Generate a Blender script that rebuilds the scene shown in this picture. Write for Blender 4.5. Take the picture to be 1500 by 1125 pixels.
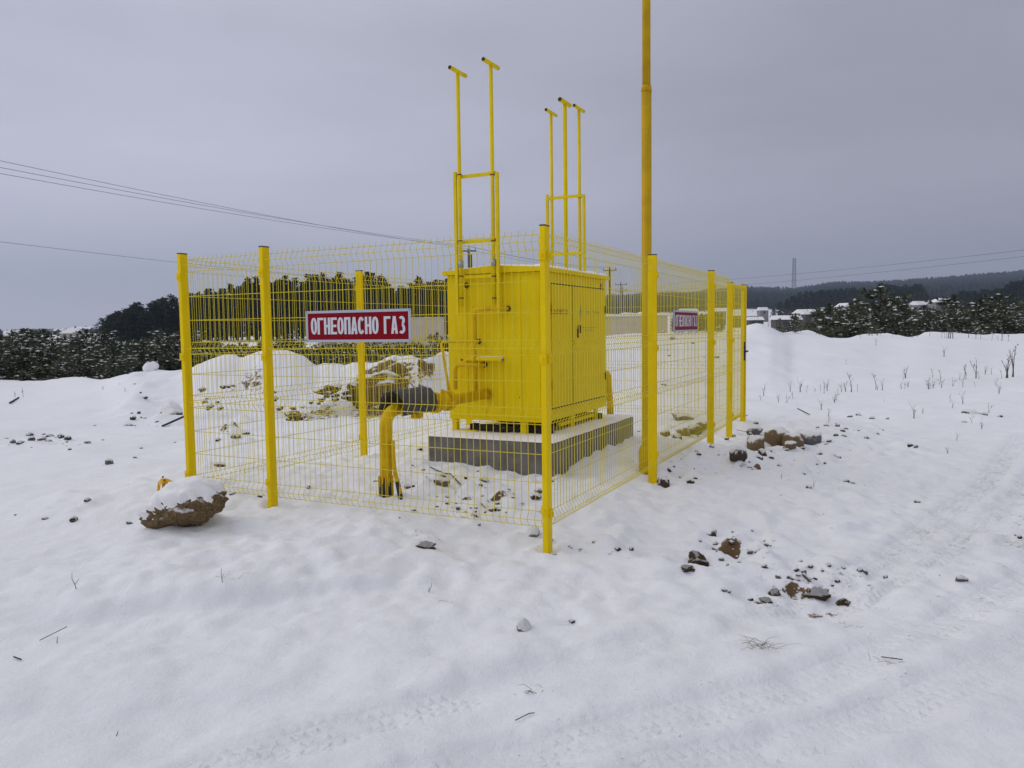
import bpy, math, random
import numpy as np
from mathutils import Vector, Matrix, Euler
random.seed(7); RNG=np.random.default_rng(7)
for o in list(bpy.data.objects): bpy.data.objects.remove(o)
scene=bpy.context.scene; COL=scene.collection
# ------------------------------------------------------------------ camera
F=1144.55; PITCH=0.0711; ROLL=-0.0133; CH=1.3906
fwd=np.array([0,math.cos(PITCH),-math.sin(PITCH)]); up0=np.array([0,math.sin(PITCH),math.cos(PITCH)]); rt0=np.array([1.,0,0])
RT=math.cos(ROLL)*rt0+math.sin(ROLL)*up0; UP=-math.sin(ROLL)*rt0+math.cos(ROLL)*up0
cam=bpy.data.cameras.new('camera'); camo=bpy.data.objects.new('camera',cam); COL.objects.link(camo)
cam.sensor_width=36; cam.lens=F/1500*36; cam.clip_end=12000; cam.clip_start=0.05
camo.matrix_world=Matrix(((RT[0],UP[0],-fwd[0],0),(RT[1],UP[1],-fwd[1],0),(RT[2],UP[2],-fwd[2],CH),(0,0,0,1)))
scene.camera=camo
# ------------------------------------------------------------------ world: overcast sky
SUN_EL=math.radians(36); SUN_ROT=math.radians(-78)
world=bpy.data.worlds.new("World"); scene.world=world; world.use_nodes=True
wt=world.node_tree; wn=wt.nodes; wl=wt.links; wn.clear()
def N(t,typ,**k):
    n=t.nodes.new(typ)
    for a,b in k.items():
        if a=='inp':
            for kk,v in b.items(): n.inputs[kk].default_value=v
        else: setattr(n,a,b)
    return n
tc=N(wt,'ShaderNodeTexCoord'); sky=N(wt,'ShaderNodeTexSky',sky_type='NISHITA',sun_disc=False,sun_elevation=SUN_EL,sun_rotation=SUN_ROT)
skm=N(wt,'ShaderNodeMix',data_type='RGBA',blend_type='MULTIPLY',inp={0:1.0}); wl.new(sky.outputs[0],skm.inputs[6]); skm.inputs[7].default_value=(.09,.09,.09,1)
sep=N(wt,'ShaderNodeSeparateXYZ'); wl.new(tc.outputs['Generated'],sep.inputs[0])
# elevation gradient (brighter towards the zenith, as a closed cloud deck is)
cr=N(wt,'ShaderNodeValToRGB'); e=cr.color_ramp
e.elements[0].position=0.0; e.elements[0].color=(.455,.465,.575,1)
e.elements[1].position=1.0; e.elements[1].color=(.70,.72,.83,1)
for p,c in ((.06,(.445,.458,.567,1)),(.16,(.515,.520,.640,1)),(.34,(.440,.455,.555,1)),(.60,(.60,.62,.72,1))):
    x=e.elements.new(p); x.color=c
wl.new(sep.outputs[2],cr.inputs[0])
mp=N(wt,'ShaderNodeMapping',inp={'Scale':(1.0,1.0,3.2),'Location':(1.3,.4,.2)}); wl.new(tc.outputs['Generated'],mp.inputs[0])
nz=N(wt,'ShaderNodeTexNoise',inp={'Scale':1.9,'Detail':7.0,'Roughness':.5,'Distortion':.4}); wl.new(mp.outputs[0],nz.inputs['Vector'])
# the deck is a little thinner to the west (left) than to the east
mx=N(wt,'ShaderNodeMath',operation='MULTIPLY_ADD',inp={1:-.30,2:.99}); wl.new(sep.outputs[0],mx.inputs[0])
nm=N(wt,'ShaderNodeMapRange',inp={'From Min':.3,'From Max':.7,'To Min':.90,'To Max':1.10}); wl.new(nz.outputs[0],nm.inputs[0])
mm=N(wt,'ShaderNodeMath',operation='MULTIPLY'); wl.new(mx.outputs[0],mm.inputs[0]); wl.new(nm.outputs[0],mm.inputs[1])
# one broad darker bank of cloud in the east
dn=N(wt,'ShaderNodeVectorMath',operation='DISTANCE'); dn.inputs[1].default_value=(.47,.85,.19); wl.new(tc.outputs['Generated'],dn.inputs[0])
dr_=N(wt,'ShaderNodeMapRange',interpolation_type='SMOOTHERSTEP',inp={'From Min':.02,'From Max':.50,'To Min':.82,'To Max':1.0}); wl.new(dn.outputs['Value'],dr_.inputs[0])
m3=N(wt,'ShaderNodeMath',operation='MULTIPLY'); wl.new(mm.outputs[0],m3.inputs[0]); wl.new(dr_.outputs[0],m3.inputs[1]); mm=m3
cm=N(wt,'ShaderNodeMix',data_type='RGBA',blend_type='MULTIPLY',inp={0:1.0}); wl.new(cr.outputs[0],cm.inputs[6]); wl.new(mm.outputs[0],cm.inputs[7])
mix=N(wt,'ShaderNodeMix',data_type='RGBA',inp={0:.06}); wl.new(cm.outputs[2],mix.inputs[6]); wl.new(skm.outputs[2],mix.inputs[7])
tint=N(wt,'ShaderNodeMix',data_type='RGBA',blend_type='MULTIPLY',inp={0:1.0}); tint.inputs[7].default_value=(1.01,.99,.965,1); wl.new(mix.outputs[2],tint.inputs[6])
bg=N(wt,'ShaderNodeBackground',inp={'Strength':1.0}); wl.new(tint.outputs[2],bg.inputs[0])
wo=N(wt,'ShaderNodeOutputWorld'); wl.new(bg.outputs[0],wo.inputs[0])
sd=bpy.data.lights.new('sun','SUN'); sd.energy=.75; sd.angle=math.radians(45); sd.color=(1,.97,.93)
so=bpy.data.objects.new('sun',sd); COL.objects.link(so)
sdir=Vector((math.sin(SUN_ROT)*math.cos(SUN_EL),math.cos(SUN_ROT)*math.cos(SUN_EL),math.sin(SUN_EL)))
so.rotation_euler=sdir.to_track_quat('Z','Y').to_euler()
vs=scene.view_settings; vs.view_transform='Standard'; vs.look='None'; vs.exposure=.07; vs.gamma=1; vs.use_curve_mapping=False
scene.render.engine='CYCLES'
# ------------------------------------------------------------------ helpers
def ray(px,py): return fwd+(px-750)/F*RT-(py-562.5)/F*UP
def at(px,py,Y):                                  # point seen at a photo pixel, at distance Y ahead
    d=ray(px,py); return np.array([0,0,CH])+d*(Y/d[1])
def atz(px,py,z=-.16):                            # ... on a level
    d=ray(px,py); return np.array([0,0,CH])+d*((z-CH)/d[2])
TH=.4671; C0=np.array([.2344,5.3721]); Lv=np.array([-math.cos(TH),math.sin(TH)]); Sv=np.array([math.sin(TH),math.cos(TH)])
def FW(u,v,z=0.0): p=C0+u*Lv+v*Sv; return np.array([p[0],p[1],z])
def onv(px,py,v):                                 # on the vertical plane v = const -> (u,z)
    d=ray(px,py); n=Sv; t=((C0+v*Sv)@n)/(d[:2]@n); P=np.array([0,0,CH])+d*t; return (P[:2]-C0)@Lv,P[2]
def onu(px,py,u):
    d=ray(px,py); n=Lv; t=((C0+u*Lv)@n)/(d[:2]@n); P=np.array([0,0,CH])+d*t; return (P[:2]-C0)@Sv,P[2]
class MB:
    def __init__(s): s.v=[]; s.f=[]; s.m=[]
    def add(s,vs,fs,mi=0):
        b=len(s.v); s.v+= [tuple(map(float,p)) for p in vs]; s.f+=[tuple(b+i for i in f) for f in fs]; s.m+=[mi]*len(fs)
    def box(s,lo,hi,mi=0,fr=None):
        x0,y0,z0=lo; x1,y1,z1=hi
        P=[(x0,y0,z0),(x1,y0,z0),(x1,y1,z0),(x0,y1,z0),(x0,y0,z1),(x1,y0,z1),(x1,y1,z1),(x0,y1,z1)]
        if fr: P=[fr(*p) for p in P]
        s.add(P,[(0,3,2,1),(4,5,6,7),(0,1,5,4),(1,2,6,5),(2,3,7,6),(3,0,4,7)],mi)
    def tube(s,pts,r,n=8,mi=0,cap=True):
        pts=[Vector(p) for p in pts]; rs=r if hasattr(r,'__len__') else [r]*len(pts)
        vs=[];prev=None
        for i,p in enumerate(pts):
            if i==0: t=pts[1]-p
            elif i==len(pts)-1: t=p-pts[-2]
            else: t=(pts[i+1]-p).normalized()+(p-pts[i-1]).normalized()
            t.normalize()
            if prev is None:
                a=Vector((0,0,1)) if abs(t.z)<.9 else Vector((1,0,0)); u=t.cross(a).normalized()
            else: u=(prev-t*prev.dot(t)).normalized()
            w=t.cross(u); prev=u
            for k in range(n):
                an=2*math.pi*k/n; vs.append(p+u*math.cos(an)*rs[i]+w*math.sin(an)*rs[i])
        fs=[(i*n+k,i*n+(k+1)%n,(i+1)*n+(k+1)%n,(i+1)*n+k) for i in range(len(pts)-1) for k in range(n)]
        if cap: fs+=[tuple(range(n-1,-1,-1)),tuple((len(pts)-1)*n+k for k in range(n))]
        s.add(vs,fs,mi)
    def mesh(s,name,mats,smooth=False):
        me=bpy.data.meshes.new(name); me.from_pydata(s.v,[],s.f)
        for m in (mats if isinstance(mats,(list,tuple)) else [mats]): me.materials.append(m)
        me.polygons.foreach_set('material_index',s.m)
        if smooth: me.polygons.foreach_set('use_smooth',[True]*len(s.f))
        me.update(); return me
def link(name,data,parent=None,loc=None,rot=None,scale=None):
    o=bpy.data.objects.new(name,data); COL.objects.link(o)
    if parent: o.parent=parent
    if loc is not None: o.location=loc
    if rot is not None: o.rotation_euler=rot
    if scale is not None: o.scale=scale if hasattr(scale,'__len__') else (scale,)*3
    return o
def build(mb,name,mats,parent=None,smooth=False,bevel=0,**k):
    o=link(name,mb.mesh(name,mats,smooth),parent,**k)
    if bevel:
        b=o.modifiers.new('bevel','BEVEL'); b.width=bevel; b.segments=2; b.limit_method='ANGLE'
    return o
def tag(o,label=None,cat=None,group=None,kind=None):
    if label: o['label']=label
    if cat: o['category']=cat
    if group: o['group']=group
    if kind: o['kind']=kind
    return o
def copy_thing(o,loc,rz=0,scale=1,parent=None):
    c=o.copy(); COL.objects.link(c); c.parent=parent
    c.location=loc; c.rotation_euler=(0,0,rz); c.scale=scale if hasattr(scale,'__len__') else (scale,)*3
    for ch in o.children:
        d=ch.copy(); COL.objects.link(d); d.parent=c
        for g in ch.children:
            h=g.copy(); COL.objects.link(h); h.parent=d
    return c
# value noise
_T=RNG.random((256,256))
def vnoise(x,y):
    xi=np.floor(x).astype(np.int64); yi=np.floor(y).astype(np.int64); fx=x-xi; fy=y-yi
    fx=fx*fx*fx*(fx*(fx*6-15)+10); fy=fy*fy*fy*(fy*(fy*6-15)+10); a=xi&255;b=yi&255;a1=(xi+1)&255;b1=(yi+1)&255
    return (_T[a,b]*(1-fx)+_T[a1,b]*fx)*(1-fy)+(_T[a,b1]*(1-fx)+_T[a1,b1]*fx)*fy
def fbm(x,y,o=4,g=.5):
    s=0;a=1;t=0
    for i in range(o):
        s=s+a*vnoise(x*2**i+17.3*i,y*2**i+5.1*i); t+=a; a*=g
    return s/t-.5
def sstep(a,b,x): t=np.clip((x-a)/(b-a),0,1); return t*t*(3-2*t)
# ------------------------------------------------------------------ materials
def mat(name,col,rough=.6,metal=0,noise=None,bump=None,spec=.5,grime=None):
    m=bpy.data.materials.new(name); m.use_nodes=True; t=m.node_tree; b=t.nodes['Principled BSDF']
    b.inputs['Base Color'].default_value=(*col,1); b.inputs['Roughness'].default_value=rough; b.inputs['Metallic'].default_value=metal
    b.inputs['Specular IOR Level'].default_value=spec
    tcn=N(t,'ShaderNodeTexCoord')
    if noise:                                   # (scale, second colour, low, high)
        sc,c2,lo,hi=noise
        n=N(t,'ShaderNodeTexNoise',inp={'Scale':sc,'Detail':6.0,'Roughness':.6}); t.links.new(tcn.outputs['Object'],n.inputs['Vector'])
        r=N(t,'ShaderNodeMapRange',inp={'From Min':lo,'From Max':hi}); t.links.new(n.outputs[0],r.inputs[0])
        mi=N(t,'ShaderNodeMix',data_type='RGBA'); mi.inputs[6].default_value=(*col,1); mi.inputs[7].default_value=(*c2,1)
        t.links.new(r.outputs[0],mi.inputs[0]); t.links.new(mi.outputs[2],b.inputs['Base Color'])
    if grime:                                   # rain streaks and small scuffs in the paint
        gm=N(t,'ShaderNodeNewGeometry'); mpn=N(t,'ShaderNodeMapping',inp={'Scale':(14,14,1.1)}); t.links.new(gm.outputs['Position'],mpn.inputs[0])
        n=N(t,'ShaderNodeTexNoise',inp={'Scale':1.6,'Detail':7.0,'Roughness':.7}); t.links.new(mpn.outputs[0],n.inputs['Vector'])
        r=N(t,'ShaderNodeMapRange',inp={'From Min':.50,'From Max':.78,'To Max':grime}); t.links.new(n.outputs[0],r.inputs[0])
        n2=N(t,'ShaderNodeTexNoise',inp={'Scale':26.0,'Detail':8.0,'Roughness':.75}); t.links.new(gm.outputs['Position'],n2.inputs['Vector'])
        r2=N(t,'ShaderNodeMapRange',inp={'From Min':.66,'From Max':.74,'To Max':grime*1.3}); t.links.new(n2.outputs[0],r2.inputs[0])
        ad=N(t,'ShaderNodeMath',operation='MAXIMUM'); t.links.new(r.outputs[0],ad.inputs[0]); t.links.new(r2.outputs[0],ad.inputs[1])
        mg=N(t,'ShaderNodeMix',data_type='RGBA'); mg.inputs[7].default_value=(.22,.13,.02,1); t.links.new(b.inputs['Base Color'].links[0].from_socket,mg.inputs[6]); t.links.new(ad.outputs[0],mg.inputs[0]); t.links.new(mg.outputs[2],b.inputs['Base Color'])
    if bump:
        n=N(t,'ShaderNodeTexNoise',inp={'Scale':bump[0],'Detail':5.0}); t.links.new(tcn.outputs['Object'],n.inputs['Vector'])
        bp=N(t,'ShaderNodeBump',inp={'Strength':bump[1],'Distance':bump[2]}); t.links.new(n.outputs[0],bp.inputs['Height']); t.links.new(bp.outputs[0],b.inputs['Normal'])
    return m
def snow_top(name,col,col2,thr=.35,soft=.25,rough=.85,scale=6.0,bump=(14,.6,.03),snow=(.84,.83,.82)):
    m=bpy.data.materials.new(name); m.use_nodes=True; t=m.node_tree; b=t.nodes['Principled BSDF']; b.inputs['Roughness'].default_value=rough
    b.inputs['Specular IOR Level'].default_value=.25
    tcn=N(t,'ShaderNodeTexCoord'); g=N(t,'ShaderNodeNewGeometry'); s=N(t,'ShaderNodeSeparateXYZ'); t.links.new(g.outputs['Normal'],s.inputs[0])
    n=N(t,'ShaderNodeTexNoise',inp={'Scale':scale,'Detail':6.0}); t.links.new(g.outputs['Position'],n.inputs['Vector'])
    a=N(t,'ShaderNodeMath',operation='MULTIPLY_ADD',inp={1:1.6,2:-.8}); t.links.new(n.outputs[0],a.inputs[0])
    a2=N(t,'ShaderNodeMath',operation='ADD'); t.links.new(s.outputs[2],a2.inputs[0]); t.links.new(a.outputs[0],a2.inputs[1])
    r=N(t,'ShaderNodeMapRange',inp={'From Min':thr,'From Max':thr+soft}); t.links.new(a2.outputs[0],r.inputs[0])
    n2=N(t,'ShaderNodeTexNoise',inp={'Scale':scale*2.3,'Detail':8.0,'Roughness':.7}); t.links.new(tcn.outputs['Object'],n2.inputs['Vector'])
    r2=N(t,'ShaderNodeMapRange',inp={'From Min':.35,'From Max':.65}); t.links.new(n2.outputs[0],r2.inputs[0])
    c=N(t,'ShaderNodeMix',data_type='RGBA'); c.inputs[6].default_value=(*col,1); c.inputs[7].default_value=(*col2,1); t.links.new(r2.outputs[0],c.inputs[0])
    f=N(t,'ShaderNodeMix',data_type='RGBA'); f.inputs[7].default_value=(*snow,1); t.links.new(c.outputs[2],f.inputs[6]); t.links.new(r.outputs[0],f.inputs[0])
    t.links.new(f.outputs[2],b.inputs['Base Color'])
    bp=N(t,'ShaderNodeBump',inp={'Strength':bump[1],'Distance':bump[2]}); nb=N(t,'ShaderNodeTexNoise',inp={'Scale':bump[0],'Detail':7.0})
    t.links.new(tcn.outputs['Object'],nb.inputs['Vector']); t.links.new(nb.outputs[0],bp.inputs['Height']); t.links.new(bp.outputs[0],b.inputs['Normal'])
    return m
YEL=(.80,.62,.006)
m_post=mat('yellow powder coated post',(.86,.62,.002),.5,noise=(5,(.78,.55,.002),.35,.7),bump=(90,.05,.002),spec=.1,grime=.30)
m_wire=mat('yellow coated wire',(.70,.59,.025),.5,spec=.2)
m_cab=mat('yellow cabinet enamel',(.82,.61,.001),.5,noise=(2.2,(.74,.54,.001),.35,.7),bump=(6,.12,.012),spec=.12,grime=.22)
m_stack=mat('lemon yellow painted pipe',(.80,.62,.003),.5,noise=(8,(.72,.54,.003),.4,.7),spec=.12,grime=.3)
m_pipe=mat('chrome yellow gas pipe',(.74,.47,.002),.5,noise=(9,(.56,.33,.002),.4,.7),bump=(40,.1,.003),spec=.15,grime=.35)
m_pole=mat('ochre yellow steel pole',(.57,.355,.004),.55,noise=(6,(.45,.27,.005),.42,.75),bump=(30,.1,.003),spec=.15,grime=.4)
m_cap=mat('dark plastic cap',(.06,.055,.06),.6)
m_black=mat('black rubber',(.012,.012,.014),.6)
m_tar=mat('black bitumen wrap',(.010,.009,.009),.6,noise=(20,(.03,.025,.02),.4,.7),bump=(50,.4,.005))
m_grey=mat('grey sheet insulation sleeve',(.075,.068,.070),.75,noise=(14,(.045,.042,.045),.4,.7),bump=(25,.3,.006))
m_galv=mat('galvanised metal',(.36,.36,.36),.45,.6)
m_rust=mat('rusty clamp',(.16,.07,.03),.8)
m_conc=mat('weathered concrete',(.125,.112,.106),.95,noise=(5,(.20,.185,.17),.35,.65),bump=(22,.5,.012))
m_timb=mat('dark tarred timber',(.028,.022,.018),.9,noise=(14,(.3,.3,.32),.62,.75),bump=(20,.5,.01))
m_red=mat('sign red',(.22,.001,.008),.5,spec=.1)
m_white=mat('sign white',(.62,.64,.68),.5,spec=.2)
m_frm=mat('sign frame',(.42,.45,.52),.5)
m_redink=mat('red lettering',(.30,.05,.01),.6)
m_greyink=mat('grey lettering',(.30,.24,.12),.6)
m_label=mat('violet label',(.10,.03,.12),.6)
def snowmat():
    m=bpy.data.materials.new('trampled snow'); m.use_nodes=True; t=m.node_tree; b=t.nodes['Principled BSDF']
    b.inputs['Roughness'].default_value=.75; b.inputs['Specular IOR Level'].default_value=.15
    g=N(t,'ShaderNodeNewGeometry'); at1=N(t,'ShaderNodeAttribute',attribute_name='dirt'); at2=N(t,'ShaderNodeAttribute',attribute_name='forest')
    at3=N(t,'ShaderNodeAttribute',attribute_name='grit')
    # grit: fine litter where wheels and feet opened the snow
    n1=N(t,'ShaderNodeTexNoise',inp={'Scale':15.0,'Detail':9.0,'Roughness':.75}); t.links.new(g.outputs['Position'],n1.inputs['Vector'])
    a=N(t,'ShaderNodeMath',operation='MULTIPLY_ADD',inp={1:.40,2:0.0}); t.links.new(at3.outputs['Fac'],a.inputs[0])
    s=N(t,'ShaderNodeMath',operation='ADD'); t.links.new(n1.outputs[0],s.inputs[0]); t.links.new(a.outputs[0],s.inputs[1])
    r=N(t,'ShaderNodeMapRange',inp={'From Min':.86,'From Max':1.0,'To Max':.7}); t.links.new(s.outputs[0],r.inputs[0])
    # earth
    n2=N(t,'ShaderNodeTexNoise',inp={'Scale':10.0,'Detail':8.0,'Roughness':.68}); t.links.new(g.outputs['Position'],n2.inputs['Vector'])
    s2=N(t,'ShaderNodeMath',operation='ADD'); t.links.new(n2.outputs[0],s2.inputs[0]); t.links.new(at1.outputs['Fac'],s2.inputs[1])
    gs=N(t,'ShaderNodeSeparateXYZ'); t.links.new(g.outputs['Normal'],gs.inputs[0])
    st=N(t,'ShaderNodeMapRange',inp={'From Min':.93,'From Max':.70,'To Min':-.06,'To Max':.32}); t.links.new(gs.outputs[2],st.inputs[0])
    s4=N(t,'ShaderNodeMath',operation='ADD'); t.links.new(s2.outputs[0],s4.inputs[0]); t.links.new(st.outputs[0],s4.inputs[1]); s2=s4
    r2=N(t,'ShaderNodeMapRange',inp={'From Min':1.02,'From Max':1.10}); t.links.new(s2.outputs[0],r2.inputs[0])
    n3=N(t,'ShaderNodeTexNoise',inp={'Scale':.55,'Detail':6.0}); t.links.new(g.outputs['Position'],n3.inputs['Vector'])
    sc=N(t,'ShaderNodeMix',data_type='RGBA'); sc.inputs[6].default_value=(.795,.80,.81,1); sc.inputs[7].default_value=(.85,.855,.86,1); t.links.new(n3.outputs[0],sc.inputs[0])
    n4=N(t,'ShaderNodeTexNoise',inp={'Scale':11.0,'Detail':9.0,'Roughness':.7}); t.links.new(g.outputs['Position'],n4.inputs['Vector'])
    ec=N(t,'ShaderNodeMix',data_type='RGBA'); ec.inputs[6].default_value=(.02,.011,.006,1); ec.inputs[7].default_value=(.27,.17,.085,1); t.links.new(n4.outputs[0],ec.inputs[0])
    m0=N(t,'ShaderNodeMix',data_type='RGBA'); t.links.new(r.outputs[0],m0.inputs[0]); t.links.new(sc.outputs[2],m0.inputs[6]); m0.inputs[7].default_value=(.30,.27,.23,1)
    m1=N(t,'ShaderNodeMix',data_type='RGBA'); t.links.new(r2.outputs[0],m1.inputs[0]); t.links.new(m0.outputs[2],m1.inputs[6]); t.links.new(ec.outputs[2],m1.inputs[7])
    m2=N(t,'ShaderNodeMix',data_type='RGBA'); t.links.new(at2.outputs['Fac'],m2.inputs[0]); t.links.new(m1.outputs[2],m2.inputs[6]); m2.inputs[7].default_value=(.035,.04,.04,1)
    t.links.new(m2.outputs[2],b.inputs['Base Color'])
    nb=N(t,'ShaderNodeTexNoise',inp={'Scale':22.0,'Detail':8.0,'Roughness':.65}); t.links.new(g.outputs['Position'],nb.inputs['Vector'])
    bp=N(t,'ShaderNodeBump',inp={'Strength':.45,'Distance':.022}); t.links.new(nb.outputs[0],bp.inputs['Height']); 
    nb2=N(t,'ShaderNodeTexNoise',inp={'Scale':160.0,'Detail':3.0}); t.links.new(g.outputs['Position'],nb2.inputs['Vector'])
    bp2=N(t,'ShaderNodeBump',inp={'Strength':.25,'Distance':.004}); t.links.new(nb2.outputs[0],bp2.inputs['Height']); t.links.new(bp.outputs[0],bp2.inputs['Normal'])
    aa=N(t,'ShaderNodeAttribute',attribute_name='tread_run'); ad_=N(t,'ShaderNodeAttribute',attribute_name='tread_side'); am=N(t,'ShaderNodeAttribute',attribute_name='tread_mask')
    ph=N(t,'ShaderNodeMath',operation='MULTIPLY',inp={1:2*math.pi/.055}); t.links.new(aa.outputs['Fac'],ph.inputs[0])
    sd_=N(t,'ShaderNodeMath',operation='MULTIPLY_ADD',inp={1:34.0}); t.links.new(ad_.outputs['Fac'],sd_.inputs[0]); t.links.new(ph.outputs[0],sd_.inputs[2])
    sn_=N(t,'ShaderNodeMath',operation='SINE'); t.links.new(sd_.outputs[0],sn_.inputs[0])
    rb=N(t,'ShaderNodeMath',operation='MULTIPLY',inp={1:95.0}); t.links.new(ad_.outputs['Fac'],rb.inputs[0]); rs=N(t,'ShaderNodeMath',operation='COSINE'); t.links.new(rb.outputs[0],rs.inputs[0])
    mxx=N(t,'ShaderNodeMath',operation='MINIMUM'); t.links.new(sn_.outputs[0],mxx.inputs[0]); t.links.new(rs.outputs[0],mxx.inputs[1])
    nw=N(t,'ShaderNodeTexNoise',inp={'Scale':6.0,'Detail':5.0,'Roughness':.7}); t.links.new(g.outputs['Position'],nw.inputs['Vector'])
    rw=N(t,'ShaderNodeMapRange',inp={'From Min':.38,'From Max':.62}); t.links.new(nw.outputs[0],rw.inputs[0])
    h1=N(t,'ShaderNodeMath',operation='MULTIPLY'); t.links.new(mxx.outputs[0],h1.inputs[0]); t.links.new(am.outputs['Fac'],h1.inputs[1])
    h2=N(t,'ShaderNodeMath',operation='MULTIPLY'); t.links.new(h1.outputs[0],h2.inputs[0]); t.links.new(rw.outputs[0],h2.inputs[1])
    bp3=N(t,'ShaderNodeBump',inp={'Strength':.9,'Distance':.0075}); t.links.new(h2.outputs[0],bp3.inputs['Height']); t.links.new(bp2.outputs[0],bp3.inputs['Normal'])
    # crusted, broken surface where wheels and boots went
    nc=N(t,'ShaderNodeTexNoise',inp={'Scale':13.0,'Detail':9.0,'Roughness':.72,'Distortion':.6}); t.links.new(g.outputs['Position'],nc.inputs['Vector'])
    ab=N(t,'ShaderNodeMath',operation='SUBTRACT',inp={1:.5}); t.links.new(nc.outputs[0],ab.inputs[0]); ab2=N(t,'ShaderNodeMath',operation='ABSOLUTE'); t.links.new(ab.outputs[0],ab2.inputs[0])
    gk=N(t,'ShaderNodeMath',operation='MULTIPLY_ADD',inp={1:.45,2:.22}); t.links.new(at3.outputs['Fac'],gk.inputs[0])
    ah=N(t,'ShaderNodeMath',operation='MULTIPLY'); t.links.new(ab2.outputs[0],ah.inputs[0]); t.links.new(gk.outputs[0],ah.inputs[1])
    bp4=N(t,'ShaderNodeBump',inp={'Strength':.7,'Distance':.05}); t.links.new(ah.outputs[0],bp4.inputs['Height']); t.links.new(bp3.outputs[0],bp4.inputs['Normal'])
    t.links.new(bp4.outputs[0],b.inputs['Normal'])
    return m
m_snow=snowmat()
m_psnow=mat('clean lying snow',(.84,.83,.82),.8,bump=(30,.3,.01),spec=.2)
m_rock=snow_top('snow dusted brown stone',(.10,.068,.036),(.30,.215,.11),thr=.34,soft=.3,scale=14.0)
m_brock=snow_top('snow dusted ochre boulder',(.085,.056,.028),(.29,.20,.095),thr=.62,soft=.22,scale=9.0,bump=(7,1.0,.10))
m_clod=snow_top('frozen dark earth',(.035,.026,.022),(.10,.07,.05),thr=.28,soft=.3,scale=30.0)
m_gclod=snow_top('frosted grey stone',(.075,.07,.072),(.22,.21,.21),thr=.22,soft=.35,scale=26.0)
m_bark=mat('pine bark',(.045,.03,.022),.9,noise=(3,(.08,.05,.035),.4,.7))
m_need=mat('young pine needles',(.080,.096,.058),.8,noise=(1.5,(.14,.145,.085),.4,.65),spec=.15)
m_need2=mat('old pine needles',(.014,.022,.013),.85,noise=(.6,(.03,.038,.02),.4,.7),spec=.15)
m_far=mat('far conifers',(.02,.026,.026),.9,spec=.1)
m_weed=mat('dry weed stalk',(.10,.08,.06),.9)
m_straw=mat('pale straw',(.24,.20,.14),.9)
m_twig=mat('dark twig',(.05,.035,.028),.9)
m_upole=mat('weathered utility pole',(.08,.075,.075),.9,noise=(3,(.13,.12,.12),.4,.6))
m_cable=mat('aluminium cable',(.06,.06,.07),.6)
m_beige=mat('beige corrugated sheet',(.55,.50,.41),.6,noise=(.8,(.48,.43,.36),.4,.7))
m_wallg=mat('grey house wall',(.22,.21,.21),.9); m_wally=mat('cream house wall',(.42,.36,.26),.9); m_walld=mat('dark log wall',(.08,.065,.055),.9)
m_win=mat('window glass',(.03,.035,.045),.2)
m_tape=mat('yellow barrier tape',(.74,.46,.02),.35); m_tapered=mat('red tape print',(.40,.03,.01),.4)
# ------------------------------------------------------------------ terrain
CP=[(*FW(3.5,0)[:2],.0),(*FW(3.5,.3)[:2],.0),(*FW(2.54,0)[:2],-.14),(*FW(0,0)[:2],-.175),(*FW(0,2.54)[:2],-.15),(*FW(0,5.1)[:2],-.185),(*FW(0,6.29)[:2],-.20),(*FW(0,7.33)[:2],-.09),
    (*FW(3.5,2.47)[:2],-.16),(-1.02,6.5,-.06),(*FW(.86,2.0)[:2],-.06),(*FW(2.4,2.0)[:2],-.02),(*FW(.8,4.6)[:2],.03),(*FW(.8,3.3)[:2],.02),(*FW(.45,3.6)[:2],-.1),
    (-2.5,5.9,-.16),(-3.3,5.5,-.16),(0,4.2,-.2),(2.5,5,-.2),(2.5,3,-.2),(-2.5,3,-.2),(0,2,-.2),(4.5,9,-.2),(-5,8,-.14)]
CP=np.array(CP)
bank_c=atz(385,828,-.08)
def bearing_tab(rows):
    b=[];Y=[];Z=[]
    for px,py,d in rows:
        P=at(px,py,d); b.append(P[0]/P[1]); Y.append(d); Z.append(P[2])
    return np.array(b),np.array(Y),np.array(Z)
CREST=bearing_tab([(-500,556,23),(-100,556,23),(60,557,23),(120,553,22),(150,556,21),(175,550,20),(200,546,19),(222,545,19),(250,548,18.5),(262,546,18.5),(280,540,17.5),(292,532,17),(310,524,17),(325,519,17),(342,518,17),(352,523,17),(365,519,17),(385,513,17),(405,514,17),(425,519,17),(445,526,17),(462,536,17),(475,532,17),(490,532,17),(505,534,17),(520,530,17),(545,531,16.5),(560,527,16.5),(572,523,16.5),(590,523,16.5),(600,522,16.5),(612,526,16.5),(625,524,17),(645,522,18),(700,515,20),(800,505,23),(890,492,26),(940,490,27),(1000,489,28),(1060,487,29),(1085,484,30),(1095,477,30),(1110,474,30),(1130,479,30),(1150,490,31),(1160,485,32),(1180,484,32),(1195,488,32),(1215,497,32),(1240,498,32),(1255,491,32),(1300,489,33),(1318,492,33),(1332,495,33),(1345,492,33),(1355,487,33),(1400,488,34),(1425,491,34),(1450,491,35),(1500,490,35),(1700,488,36),(2200,486,36)])
_bb=np.linspace(CREST[0][0],CREST[0][-1],400); _zz=np.interp(_bb,CREST[0],CREST[2]); _k=np.ones(31)/31; _zs=np.convolve(np.pad(_zz,15,'edge'),_k,'valid'); CSM=(_bb,_zs)
RIDGE=bearing_tab([(-1500,486,1500),(0,490,1500),(60,488,1500),(150,485,1500),(300,478,1500),(600,462,1500),(890,441,1500),(980,436,1500),(1010,436,1500),(1040,432,1500),(1090,428,1500),(1160,430,1500),(1220,421,1500),(1280,420,1500),(1340,416,1500),(1400,411,1500),(1500,404,1500),(1700,395,1500),(2600,390,1500)])
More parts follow.
